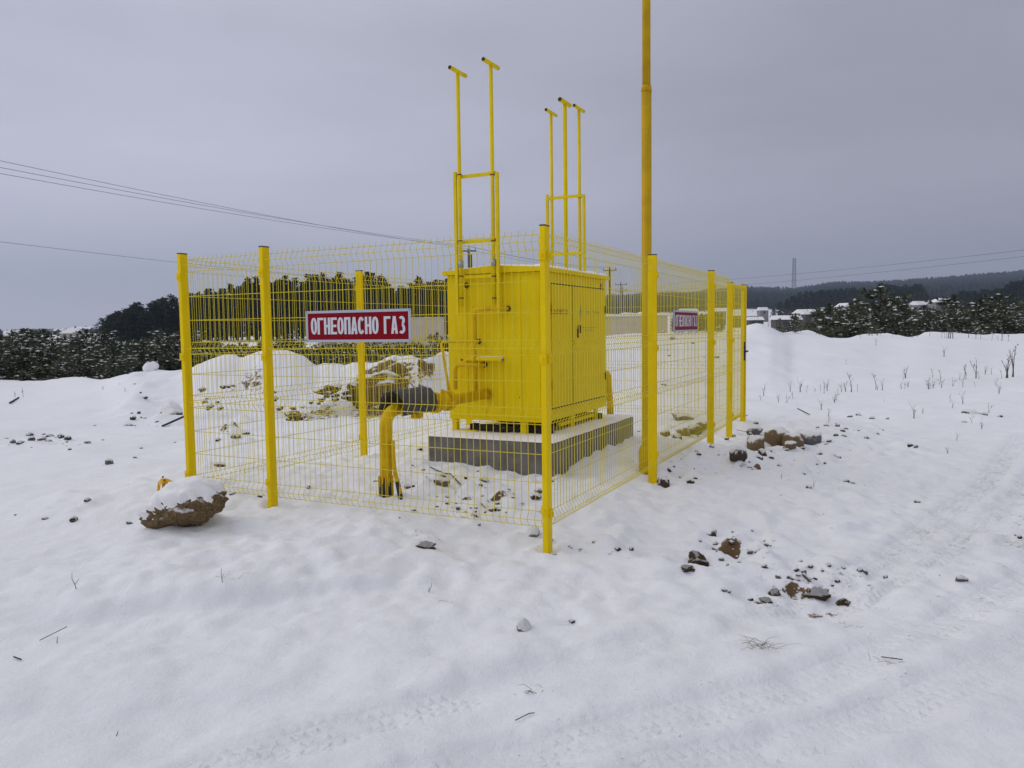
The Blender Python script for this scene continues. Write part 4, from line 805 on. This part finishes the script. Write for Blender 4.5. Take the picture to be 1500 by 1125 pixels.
for k in range(46):
    px=random.uniform(420,512) if k<34 else random.uniform(290,420); py=612-(px-420)*.42+random.uniform(-12,14) if k<34 else random.uniform(560,600)
    w=random.uniform(5,13); Yd=14.6 if py<600 else 13.6
    P=at(px,py,Yd); 
    g_=gz(P[0],P[1]); tag(link('earth_clod',random.choice(CK+RK),loc=(P[0],P[1],max(P[2],g_)),rot=(0,0,random.uniform(0,6)),scale=(w/2/F*Yd,w/2/F*Yd,w*.35/F*Yd)),'lump of snow dusted brown earth fallen down the face of the mound behind the fence','clod','earth clods on the mound')
# ------------------------------------------------------------------ weeds and twigs
def weedmesh(seed,h=1,n=3,br=5):
    r=random.Random(seed); mb=MB()
    for k in range(n):
        a=r.uniform(0,6.28); lean=r.uniform(.05,.35)*h; hh=h*r.uniform(.5,1); pts=[(0.03*math.cos(a),.03*math.sin(a),-.05)]
        for i in range(1,5): t=i/4; pts.append((math.cos(a)*lean*t*t,math.sin(a)*lean*t*t,hh*t))
        mb.tube(pts,[.015,.012,.009,.007,.005],4)
        for j in range(br):
            t=r.uniform(.4,1); p=Vector((math.cos(a)*lean*t*t,math.sin(a)*lean*t*t,hh*t)); b=r.uniform(0,6.28); l=r.uniform(.05,.16)*h
            q=p+Vector((math.cos(b)*l*.6,math.sin(b)*l*.6,l)); mb.tube([p,q],[.006,.004],3)
            if r.random()<.45: mb.tube([q,q+Vector((0,0,.03))],[.022,.014],4)
    return mb.mesh('dry_weed',m_weed)
WM=[weedmesh(s,1,n,b) for s,n,b in ((1,3,4),(2,5,3),(3,1,7),(4,2,5),(5,4,2))]
def weed(px,py,hpx,m_,label,group=None,rz=None):
    P=atz(px,py,-.15)
    for _ in range(5): P=atz(px,py,gz(P[0],P[1]))
    if P[1]>34 or P[1]<0: P=at(px,py,31)
    h=hpx/F*P[1]; tag(link('dry_weed',m_,loc=(P[0],P[1],gz(P[0],P[1])),rot=(0,0,random.uniform(0,6) if rz is None else rz),scale=(h,h,h)),label,'weed',group)
weed(1475,553,42,WM[1],'tall dark dried weed with seed heads at the right edge of the snow field'); weed(1484,552,46,WM[0],'tall leaning dried weed at the far right edge of the snow field'); weed(1430,554,38,WM[3],'slender pale dry weed left of the tall dark one in the right field')
weed(1248,557,42,WM[2],'single straight dry stalk in the middle of the right field'); weed(1284,557,36,WM[2],'single dry stalk leaning right in the right field'); weed(1392,525,14,WM[1],'short dense tuft high in the right field')
for i in range(110):
    px=random.uniform(1105,1480); py=random.choice([random.uniform(552,560),random.uniform(510,530),random.uniform(505,560)]); 
    weed(px,py,random.uniform(8,22),random.choice(WM),'thin dry grass stalk standing in the snow field right of the fence','dry stalks in the right hand snow field')
for i in range(14):
    weed(random.uniform(140,262),random.uniform(563,580),random.uniform(5,11),random.choice(WM),'short dry stalk in the snow on the mound left of the fence','dry stalks on the left mound')
weed(34,580,20,WM[3],'pair of thin bent stalks at the far left of the snow field'); weed(22,578,10,WM[4],'short frosted tuft at the far left of the snow field')
def twig(pts,r,label,name='twig',cat='twig',m_=m_twig,lift=.0):
    Q=[]
    for px,py,dz in pts:
        P=atz(px,py,-.18)
        for _ in range(4): P=atz(px,py,gz(P[0],P[1])+dz)
        Q.append((P[0],P[1],gz(P[0],P[1])+dz))
    mb=MB(); mb.tube(Q,r,5); tag(build(mb,name,m_),label,cat)
def stalk(px,py,hpx,lean,label,fork=True):
    P=atz(px,py,-.18)
    for _ in range(4): P=atz(px,py,gz(P[0],P[1]))
    s_=P[1]/F; h=hpx*s_; l=lean*s_; mb=MB(); b=Vector((P[0],P[1],gz(P[0],P[1])-.02))
    mb.tube([b,b+Vector((l*.3,0,h*.4)),b+Vector((l*.9,.01,h*.7)),b+Vector((l,.02,h))],[.0022,.002,.0016,.001],5)
    if fork: mb.tube([b+Vector((l*.3,0,h*.4)),b+Vector((l*.3-l*.5+.01,0,h*.75))],[.0016,.0008],4)
    tag(build(mb,'twig',m_twig),label,'twig')
stalk(113,868,28,-9,'thin bare forked twig upright in the left foreground snow'); stalk(326,850,25,-3,'very thin grass stem on the snow bank'); stalk(627,868,18,5,'short dark twig below the snow bank'); stalk(168,1078,12,2,'tiny dark sprig in the lower left snow'); stalk(84,942,14,-2,'short twig under a fallen stem left foreground',False)
twig([(20,962,.01),(31,966,.01)],.0035,'short stub of dark stick at the left edge foreground'); twig([(58,938,.01),(98,918,.05)],.002,'thin pale stem lying on the left foreground snow')
twig([(755,1055,.01),(775,1045,.01),(783,1044,.01)],.002,'thin dark stick lying in the lower middle snow'); twig([(630,684,.03),(650,694,.02),(660,696,.02),(675,706,.02)],.006,'curved dark stick lying in front of the foundation')
twig([(1168,598,.02),(1186,605,.02)],.008,'straight thin stick on the snow right of the gate'); twig([(238,624,.02),(270,604,.12)],.02,'dark stick leaning towards the left fence post'); twig([(1291,962,.01),(1322,966,.015)],.0025,'dark crooked twig in the wheel tracks'); twig([(1100,640,.02),(1080,630,.03)],.004,'thin stem near the gate post'); twig([(14,587,.03),(28,592,.03)],.02,'short dark branch lying at the far left of the snow field')
def tuft(px,py,label,n=26,L=.12,m_=m_straw):
    P=atz(px,py,-.18); r=random.Random(px); mb=MB(); z=gz(P[0],P[1])
    for i in range(n):
        a=r.uniform(0,6.28); l=L*r.uniform(.4,1.2); x=r.uniform(-.07,.07); y=r.uniform(-.04,.04); e_=r.uniform(.1,.7)
        b=Vector((P[0]+x,P[1]+y,z-.005)); mb.tube([b,b+Vector((math.cos(a)*l*.5,math.sin(a)*l*.4,l*e_*.6)),b+Vector((math.cos(a)*l,math.sin(a)*l*.7,l*e_*.55))],[.0012,.0009,.0006],3)
    tag(build(mb,'grass_tuft',m_),label,'grass tuft')
tuft(1112,948,'flattened tuft of dry straw coloured grass in the right foreground'); tuft(1240,912,'small sparse grass blades beside the wheel rut',6,.08); tuft(785,1014,'small dark tuft poking through the middle foreground snow',12,.06,m_twig); tuft(1300,965,'few dry blades beside a twig in the wheel tracks',7,.09); tuft(655,882,'few blades near the snow bank edge',4,.05)
tuft(340,870,'few frosted blades on top of the snow bank',6,.08)
# ------------------------------------------------------------------ trees
def young_pine(seed):
    r=random.Random(seed); nd=MB(); sn=MB(); tk=MB(); H=1.0
    tk.tube([(0,0,-.08),(.01,0,.5),(0,.01,.98)],[.022,.014,.004],6)
    v8=[(1,0,0),(0,1,0),(-1,0,0),(0,-1,0),(0,0,1),(0,0,-1)]; f8=[(0,1,4),(1,2,4),(2,3,4),(3,0,4),(1,0,5),(2,1,5),(3,2,5),(0,3,5)]
    def tuftn(p,d,s):
        for k in range(7):
            q=Vector((r.gauss(0,1),r.gauss(0,1),r.gauss(0,.8)+.5)).normalized(); q=(q+d*1.0).normalized()
            w=q.cross(Vector((r.gauss(0,1),r.gauss(0,1),r.gauss(0,1)))).normalized()*s*.16; e_=p+q*s
            nd.add([p-w,p+w,e_+w*.3,e_-w*.3],[(0,1,2,3)])
    levels=12
    for i in range(levels):
        t=.07+.88*i/levels; rad=.46*(1-t)**.75+.05
        nb=max(4,int(9*(1-t)+3))
        for j in range(nb):
            a=r.uniform(0,6.28); L=rad*r.uniform(.7,1.15); up=.25+.9*t; p0=Vector((0,0,t*H)); d=Vector((math.cos(a),math.sin(a),up*.55)).normalized()
            sg=max(3,int(L/.07))
            sp_=r.choice((.05,.3,.7,1.0,1.3))
            for k in range(1,sg+1):
                q=p0+d*L*k/sg+Vector((r.gauss(0,.02),r.gauss(0,.02),r.gauss(0,.015)-.02*(k/sg)))
                tuftn(q,(d+Vector((0,0,.3))).normalized(),.062*r.uniform(.8,1.3))
                for rep in range(2):
                  if r.random()<.75*(1-.5*t)*sp_:
                    q=q+Vector((r.gauss(0,.02),r.gauss(0,.02),r.gauss(0,.012))); s=.0175*r.uniform(.5,1.5); sq=(s*r.uniform(.9,1.9),s*r.uniform(.7,1.3),s*.55); o=q+Vector((0,0,.022))
                    sn.add([(o.x+x*sq[0]*math.cos(a)-y*sq[1]*math.sin(a),o.y+x*sq[0]*math.sin(a)+y*sq[1]*math.cos(a),o.z+z*sq[2]) for x,y,z in v8],f8)
            if L>.1: tk.tube([p0,p0+d*L],[.006,.002],3,cap=False)
    for k in range(10): tuftn(Vector((0,0,.9+.01*k)),Vector((0,0,1)),.05)
    return tk.mesh('trunk',m_bark),nd.mesh('crown',m_need),sn.mesh('snow_clumps',m_psnow)
YP=[young_pine(100+i) for i in range(5)]
def put_tree(name,parts,names,x,y,h,wd,label,group,z=None):
    z=gz(x,y) if z is None else z
    o=tag(link(name,None,loc=(x,y,z),rot=(0,0,random.uniform(0,6.28)),scale=(h*wd,h*wd,h)),label,'tree',group)
    for m_,n in zip(parts,names): link(n,m_,o)
    return o
YN=('trunk','crown','snow_clumps')
def band(px0,px1,rows,spx,toppx,label,wf):
    n=0
    for Yd in rows:
        px=px0+random.uniform(0,20)
        while px<px1:
            y=Yd+random.uniform(-1.2,1.2); P=at(px,480,y); g_=gz(P[0],P[1]); tz=at(px,toppx(px)+random.choice((-14,-6,-3,0,3,6,10,13)),y)[2]; h=max(.9,tz-g_)
            lo,gr=label(px,Yd)
            put_tree('young_pine',random.choice(YP),YN,P[0],P[1],h,random.uniform(1.0,1.35)*wf,lo,gr,g_); n+=1
            px+=spx/Yd*random.uniform(.75,1.25)*F
    return n
n1=band(-130,660,(25.5,28.5,32,36,41),.98,lambda p:497 if p<150 else (497 if p<280 else 502),lambda px,Yd:((('front' if Yd<27 else 'hindmost' if Yd>40 else 'middle')+' row young pine '+('left of the fence' if px<262 else 'behind the snow mound'))+', dusted with snow','young pines '+('left of the fence' if px<262 else 'behind the snow mound')+(', front' if Yd<27 else ', back' if Yd>40 else ', middle')),1.35)
def rtop(p): return np.interp(p,[1190,1205,1225,1250,1275,1290,1305,1320,1345,1365,1385,1405,1430,1450,1475,1500,1560],[480,458,446,452,462,436,450,459,458,452,444,462,446,430,440,452,440])
n2=band(1208,1640,(36.8,39.5,43),1.25,lambda p:rtop(p)-7,lambda px,Yd:((('front' if Yd<38 else 'rear')+' row young pine in the '+('left' if px<1330 else 'right')+' half of the right horizon thicket, dusted with snow'),'young pines of the '+('left' if px<1330 else 'right')+' half of the thicket'+(' front' if Yd<38 else ' rear')),1.25)
for px,py,t,lb in ((1142,488,466,'little pine sapling standing alone on the snow crest, left of two'),(1166,488,474,'tiny snowy pine sapling on the snow crest, right of two')):
    P=at(px,py,30.5); z=gz(P[0],P[1]); h=at(px,t,30.5)[2]-z; put_tree('pine_sapling',YP[1],YN,P[0],P[1],h,.75,lb,None,z)
P=at(1165,480,50); put_tree('young_pine',YP[2],YN,P[0],P[1],at(1165,460,50)[2]+.45,.8,'bushy green young pine behind the saplings on the right',None,-.45)
def tall_pine(seed,low=.35,narrow=1.0):
    r=random.Random(seed); tk=MB(); cn=MB()
    tk.tube([(0,0,-.03),(.005,0,.5),(r.uniform(-.01,.01),0,.95)],[.012,.009,.003],6)
    cl=int(22)
    for i in range(cl):
        t=low+(1-low)*(i+.5)/cl; rad=.115*narrow*math.sin(math.pi*min(1,(t-low)/(1-low)*.75+.25))**.7; 
        for j in range(4):
            a=r.uniform(0,6.28); q=Vector((math.cos(a)*rad*r.uniform(.2,1.05),math.sin(a)*rad*r.uniform(.2,1.05),t+r.gauss(0,.012)))
            if j==0: tk.tube([(0,0,t-.02),q],[.003,.001],3,cap=False)
            for k in range(13):
                c=q+Vector((r.gauss(0,.022),r.gauss(0,.022),r.gauss(0,.013))); u=Vector((r.gauss(0,1),r.gauss(0,1),r.gauss(0,1))).normalized()*r.uniform(.010,.022); w=u.cross(Vector((r.gauss(0,1),r.gauss(0,1),r.gauss(0,1)))).normalized()*r.uniform(.008,.016)
                cn.add([c-u,c+w,c+u,c-w],[(0,1,2,3)])
    return tk.mesh('trunk',m_bark),cn.mesh('crown',m_need2)
TP=[tall_pine(200+i,random.uniform(.30,.5)) for i in range(5)]; TPL=[tall_pine(300+i,.08,1.35) for i in range(4)]
def ftop(p): return np.interp(p,[145,158,175,190,215,240,258,300,340,360,400,430,470,500,520,545,565,580,595,625,655,700],[478,456,462,452,448,440,438,432,424,413,410,411,409,407,414,404,410,428,424,408,408,410])
nf=0
for Yd in (150,158,167,177,188):
    px=150+ (0 if Yd<155 else random.uniform(4,14))
    while px<690:
        y=Yd+random.uniform(-3,3); P=at(px,470,y); z=gz(P[0],P[1]); tz=at(px,ftop(px)+random.choice((-7,-3,0,3,6,10,14))+(Yd-150)*.12+(14 if Yd>185 else 0),y)[2]; h=tz-z
        dense=px<275 or 0
        put_tree('pine_tree',random.choice(TPL if (px<285 or Yd>180) else (TPL if random.random()<.3 else TP)),('trunk','crown'),P[0],P[1],h,(1.25 if px<290 else 1.0)*12.5/max(h,7),('tall dark pine in the rounded dark end of the wood left of the fence' if px<262 else 'tall dark pine of the wood seen through the left fence panels' if px<520 else 'tall dark pine of the wood seen above the red sign and left of the cabinet'),('pines of the wood left of the fence' if px<262 else 'pines of the wood behind the left panels' if px<520 else 'pines of the wood near the cabinet'),z); nf+=1
        px+=random.uniform(6.5,13.5)*(1.0 if Yd<160 else 1.15)
# dark groves among the houses on the right
def grove(p0,p1,top,Y0,Yd,st,label,group,base=None):
    n=0
    for Yy in (Y0,Y0+Yd,Y0+2*Yd):
        px=p0+random.uniform(0,5)
        while px<p1:
            P=at(px,470,Yy+random.uniform(-Yd/3,Yd/3)); z=gz(P[0],P[1]); tz=at(px,top(px)+random.uniform(-2,5),Yy)[2]; h=max(tz-z,5)
            put_tree('grove_tree',random.choice(TPL),('trunk','crown'),P[0],P[1],h,1.55,label,group,z); n+=1; px+=st*random.uniform(.8,1.2)
    return n
n3=grove(1130,1358,lambda p:np.interp(p,[1130,1150,1170,1200,1230,1270,1272,1300,1330,1345,1358],[452,440,430,427,423,422,428,417,420,416,432]),430,22,9,'dark pine of the grove standing among the far village houses','pines of the village grove')
n4=grove(1388,1560,lambda p:np.interp(p,[1388,1405,1430,1460,1480,1500,1560],[440,427,426,424,415,408,405]),330,22,9,'dark pine behind the young thicket at the right edge','pines behind the right thicket')
n5=grove(985,1060,lambda p:np.interp(p,[985,1000,1060],[470,462,462]),200,15,11,'dark bush-like pine seen through the right mesh panel behind the beige shed','pines behind the right mesh panel')
print('trees',n1,n2,nf,n3,n4,n5)
# far wooded ridge: conifers too small to tell apart
r=np.random.default_rng(5); cnt=0; VV=[];FF=[]
bs=np.concatenate([r.uniform(-.90,-.42,2600),r.uniform(.02,.86,11500)])
yy=700+850*r.random(len(bs))**.75; xx=bs*yy; zz=ground_z(xx,yy,False); hh=r.uniform(8,14,len(bs)); ww=r.uniform(2.2,4.2,len(bs))
hh=np.where(bs<0,hh*.55,hh)
K=5; ang=np.arange(K)*2*np.pi/K
for t_,(zf_,rf_) in enumerate(((0,.35),(.35,1.0),(.75,.62))):
    pass
rings=[(0.0,.55),(.35,1.0),(.72,.7)]
nV=len(rings)*K+1; base=np.zeros((len(bs),nV,3))
for ri,(zf_,rf_) in enumerate(rings):
    jit=1+.25*r.normal(size=(len(bs),K))
    base[:,ri*K:(ri+1)*K,0]=xx[:,None]+np.cos(ang)[None]*ww[:,None]*rf_*jit; base[:,ri*K:(ri+1)*K,1]=yy[:,None]+np.sin(ang)[None]*ww[:,None]*rf_*jit; base[:,ri*K:(ri+1)*K,2]=(zz-1+hh*zf_)[:,None]
base[:,-1]=np.stack([xx,yy,zz+hh],1)
fl=[]
for ri in range(2):
    for k in range(K): a=ri*K+k;b=ri*K+(k+1)%K; fl+=[(a,b,b+K),(a,b+K,a+K)]
for k in range(K): fl.append((2*K+k,2*K+(k+1)%K,nV-1))
fl=np.array(fl); Fa=(fl[None]+(np.arange(len(bs))*nV)[:,None,None]).reshape(-1,3)
me=bpy.data.meshes.new('ridge_forest'); me.vertices.add(len(bs)*nV); me.vertices.foreach_set('co',base.reshape(-1))
me.loops.add(Fa.size); me.loops.foreach_set('vertex_index',Fa.ravel()); me.polygons.add(len(Fa)); me.polygons.foreach_set('loop_start',np.arange(0,Fa.size,3)); me.polygons.foreach_set('loop_total',np.full(len(Fa),3)); me.update(calc_edges=True); me.materials.append(m_far)
tag(link('ridge_forest',me),'dark conifer forest covering the distant ridge','forest',kind='stuff')
# ------------------------------------------------------------------ sheds and houses
def shed(px0,px1,pyt,Yd,name,label,cap):
    A=at(px0,pyt[0],Yd); B=at(px1,pyt[1],Yd); z0=-.6; L=B[0]-A[0]; t=tag(link(name,None,loc=(A[0],Yd,z0)),label,'shed'); H=A[2]-z0
    m1=MB(); st=.30; n=int(L/st); rib=MB()
    for i in range(n): m1.box((i*st+.02,-.03,0),(i*st+st-.09,0,H))
    mb=MB(); mb.box((0,.001,0),(L,4.0,H)); build(mb,'wall',m_beige,t)
    tag(build(m1,'corrugation',m_beige,t),kind='stuff')
    mb=MB(); k=max(3,int(L/.5))
    vs=[];
    for i in range(k+1):
        x=-.1+(L+.2)*i/k; hh=cap*(.6+1.2*abs(float(fbm(np.array([i*.8+px0]),np.array([2.]),2)[0]))*2)
        vs+=[(x,-.12,H+.001),(x,-.1,H+hh),(x,4.1,H+hh*1.3),(x,4.12,H+.001)]
    fs=[]
    for i in range(k):
        for j in range(3): a=i*4+j; fs.append((a,a+4,a+5,a+1))
    mb.add(vs,fs); build(mb,'roof_snow',m_psnow,t,smooth=True)
    return t
shed(560,646,(466,465.5),82,'metal_shed','long cream corrugated metal shed seen through the fence between red sign and cabinet',.04)
shed(868,978,(464,460.5),78,'metal_shed','pale corrugated metal shed with snow on its roof behind the right side of the cabinet',.35)
def house(px,pyt,pyb,wpx,Yd,label,wall,roof='gable',rot=0,win=2,eave=.45):
    A=at(px,pyb,Yd); T_=at(px,pyt,Yd); w=wpx/F*Yd; H=T_[2]-A[2]; g_=gz(A[0],A[1]); zb=min(A[2],g_)-.5
    t=tag(link('house',None,loc=(A[0],A[1],0),rot=(0,0,rot)),label,'house'); d=w*.8; ze=A[2]+H*(1-eave)
    mb=MB(); mb.box((-w/2,-d/2,zb),(w/2,d/2,ze)); wl_=build(mb,'wall',wall,t)
    o=.06*w; mb=MB()
    if roof=='hip': vs=[(-w/2-o,-d/2-o,ze+.01),(w/2+o,-d/2-o,ze+.01),(w/2+o,d/2+o,ze+.01),(-w/2-o,d/2+o,ze+.01),(-w*.18,0,T_[2]),(w*.18,0,T_[2])]; fs=[(0,1,5,4),(2,3,4,5),(1,2,5),(3,0,4),(3,2,1,0)]
    elif roof=='front': vs=[(-w/2-o,-d/2-o,ze+.01),(w/2+o,-d/2-o,ze+.01),(w/2+o,d/2+o,ze+.01),(-w/2-o,d/2+o,ze+.01),(0,-d/2-o,T_[2]),(0,d/2+o,T_[2])]; fs=[(0,1,4),(1,2,5,4),(2,3,5),(3,0,4,5),(3,2,1,0)]
    else: vs=[(-w/2-o,-d/2-o,ze+.01),(w/2+o,-d/2-o,ze+.01),(w/2+o,d/2+o,ze+.01),(-w/2-o,d/2+o,ze+.01),(-w/2-o,0,T_[2]),(w/2+o,0,T_[2])]; fs=[(0,1,5,4),(2,3,4,5),(1,2,5),(3,0,4),(3,2,1,0)]
    mb.add(vs,fs); rf_=build(mb,'roof',m_psnow,t); mb=MB(); mb.box((w*.1,-.02*w,T_[2]-.3*H*eave),(w*.16,.04*w,T_[2]+.12*H)); build(mb,'chimney',m_walld,rf_)
    wh=min(1.3,(ze-zb)*.4)
    for i in range(win):
        x=-w/2+w*(i+.7)/(win+.4); mb=MB(); mb.box((x-.45,-d/2-.03,ze-wh-.4),(x+.45,-d/2-.005,ze-.4)); build(mb,'window',m_win,t)
    return t
house(107,480,498,28,330,'cream two storey house with white hip roof above the left pine row',m_wally,'hip',.3,3)
house(20,484,499,22,300,'grey house with a broad snowy roof at the far left edge',m_wallg,'gable',.2,2,.6); house(30,488,499,20,280,'low house with a white gable in front of the far left one',m_wallg,'front',.1,2,.6)
house(122,478.5,485,30,800,'long low far house with snowy roof above the cream house',m_wallg,'gable',0,2,.6); house(88,481,487,14,760,'small far snowy roof left of the cream house',m_wallg,'gable',0,1,.6)
house(1377,436.5,452,26,380,'grey house with rounded snowy roof in the gap of the right pines',m_wallg,'hip',.1,3,.42); house(1345,441,453,22,372,'small house with patchy snowy roof left of the one in the pine gap',m_wallg,'gable',.5,2,.5)
house(1151,462,476,36,190,'long low farm building with snowy roof left above the saplings',m_walld,'gable',-.1,4,.45); house(1186,453,468,36,215,'grey barn with a snowy roof beside the long low farm building',m_wallg,'gable',.15,3,.4); house(1181,455,463,12,204,'small annex with bright snowy roof in front of the grey barn',m_walld,'gable',.3,1,.7)
house(1236,444,458,20,385,'pale fronted house half hidden by the pine grove',m_wallg,'front',.4,3,.45); house(1262,452,462,22,300,'house with a sloping snowy roof peeping above the young pines',m_wallg,'gable',-.4,1,.6)
house(1117,450,458,13,400,'small far house with a snowy roof right of the fence',m_wallg,'gable',.2,1,.6); house(1101,457,467,13,330,'far low roof right beside the last fence post',m_wallg,'gable',-.2,1,.6)
house(1106,464,474,20,240,'long low snow roofed shed at the village edge right of the fence',m_walld,'gable',.0,2,.5)
house(1008,452,462,24,330,'far house with snowy roof seen through the right mesh behind the sign',m_wallg,'gable',.2,2,.6); house(1052,451,460,22,360,'far house with snowy roof seen through the mesh left of the gate',m_wallg,'gable',-.2,2,.6); house(1030,457,466,22,300,'nearer snow roofed house seen through the mesh right of the red sign',m_wallg,'gable',.1,2,.6); house(1076,458,466,16,310,'small snow roofed house seen through the mesh at the gate',m_walld,'gable',.1,1,.6)
house(1305,446,456,16,395,'dim snowy roofed house between the grove trunks on the right',m_wallg,'gable',.2,2,.5)
# lattice mast on the ridge
P=at(1163,424,1420); Tm=at(1163,378,1420); tw=tag(link('lattice_mast',None,loc=(P[0],P[1],0)),'tall thin pale lattice mast on the far ridge right of the fence','mast')
mb=MB(); zb_=P[2]-15; zt_=Tm[2]; w0=3.0; w1=1.8
for sx,sy in ((-1,-1),(1,-1),(1,1),(-1,1)): mb.tube([(sx*w0,sy*w0,zb_),(sx*w1,sy*w1,zt_)],.45,4)
n=14
for i in range(n):
    z0_=zb_+(zt_-zb_)*i/n; z1_=zb_+(zt_-zb_)*(i+1)/n; wa=w0+(w1-w0)*i/n; wb=w0+(w1-w0)*(i+1)/n
    for sx,sy,tx,ty in ((-1,-1,1,-1),(1,-1,1,1),(1,1,-1,1),(-1,1,-1,-1)): mb.tube([(sx*wa,sy*wa,z0_),(tx*wb,ty*wb,z1_)],.22,3)
build(mb,'lattice',mat('mast paint',(.22,.22,.25),.8),tw)
# ------------------------------------------------------------------ power line
def upole(px,pyt,Yd,label,arm=1.1,twin=False,zb=-.5,rz=0,arms=1):
    T_=at(px,pyt,Yd); t=tag(link('utility_pole',None,loc=(T_[0],T_[1],0),rot=(0,0,rz)),label,'utility pole'); top=T_[2]
    mb=MB(); mb.tube([(0,0,zb-.5),(0,0,top)],[.16,.12],8); build(mb,'mast',m_upole,t,smooth=True)
    if twin: mb=MB(); mb.tube([(.30,.2,zb-.5),(.22,.1,top-.6)],[.15,.12],8); build(mb,'mast',m_upole,t,smooth=True)
    ends=[]
    for k in range(arms):
        za=top-.25-k*1.2; mb=MB(); mb.box((-arm,-.06,za-.07),(arm,.06,za+.07)); c=build(mb,'crossarm',m_upole,t)
        for x in (-arm*.92,0,arm*.92):
            if x==0: a=(0,0,top)
            else: a=(x,0,za+.07)
            mb=MB(); mb.tube([(a[0],0,a[2]),(a[0],0,a[2]+.14),(a[0],0,a[2]+.28)],[.03,.07,.05],8); build(mb,'insulator',m_cap,c)
            if k==0: ends.append(np.array([T_[0]+a[0]*math.cos(rz),T_[1]+a[0]*math.sin(rz),a[2]+.26]))
    return ends
e1=upole(686.5,364,80,'utility pole with one crossarm rising just behind the cabinet roof between the vent stacks',.75,True,rz=.1)
e2=upole(893,393.5,113,'dark wooden utility pole with crossarm right of the cabinet roof',.95,False,rz=-.2)
e3=upole(909.5,415,149,'second wooden utility pole with two crossarms, between the cabinet and the ochre pole',1.1,True,rz=-.1,arms=2)
def cable(a,b,sag,r,label,group):
    a=Vector(a);b=Vector(b); pts=[a.lerp(b,t)-Vector((0,0,sag*4*t*(1-t))) for t in np.linspace(0,1,25)]
    mb=MB(); mb.tube(pts,r,4); tag(build(mb,'power_cable',m_cable),label,'cable',group)
# next pole towards the left lies outside the frame
d_=np.array(at(-40,219,36)); 
for k,(py,lb) in enumerate(((222,'topmost of the three power cables crossing the sky at the left'),(232,'middle one of the three power cables crossing the sky at the left'),(241,'lowest of the three power cables crossing the sky at the left'))):
    far=np.array(e1[(0,1,2)[k]]); Pn=np.array(at(0,py,37+k*.4)); dr=Pn-far; end=far+dr*1.35
    cable(far,end,.55,.011,lb,None)
for k in range(3): cable(e1[k],e2[k],.5,.012,'thin power cable between the utility poles behind the cabinet','cables between the poles behind the cabinet')
for k in range(3): cable(e2[k],e3[k],.3,.014,'thin power cable between the two wooden poles right of the cabinet','cables between the wooden poles')
Pn=np.array(at(0,343,58)); far=np.array(at(700,418,149)); cable(far,far+(Pn-far)*1.2,1.0,.014,'single low cable sloping down behind the left fence corner',None)
for k,(pa,pb,lb) in enumerate(((405,362,'upper of two faint cables above the right ridge'),(414.5,371.5,'lower of two faint cables above the right ridge'))):
    A=np.array(at(1080,pa,150)); B=np.array(at(1500,pb,95)); cable(A-(B-A)*.45,A+(B-A)*1.3,.6,.018,lb,None)
# ------------------------------------------------------------------ haze
HB=MB(); HB.box((-2700,-100,-12),(2700,2700,230)); ho=build(HB,'haze',[]); ho.data.materials.clear()
hm=bpy.data.materials.new('haze air'); hm.use_nodes=True; t=hm.node_tree; t.nodes.clear(); oo=N(t,'ShaderNodeOutputMaterial'); pv=N(t,'ShaderNodeVolumePrincipled',inp={'Color':(.66,.79,1.0,1),'Density':.00029,'Anisotropy':.2}); t.links.new(pv.outputs[0],oo.inputs['Volume'])
ho.data.materials.append(hm); tag(ho,kind='stuff')
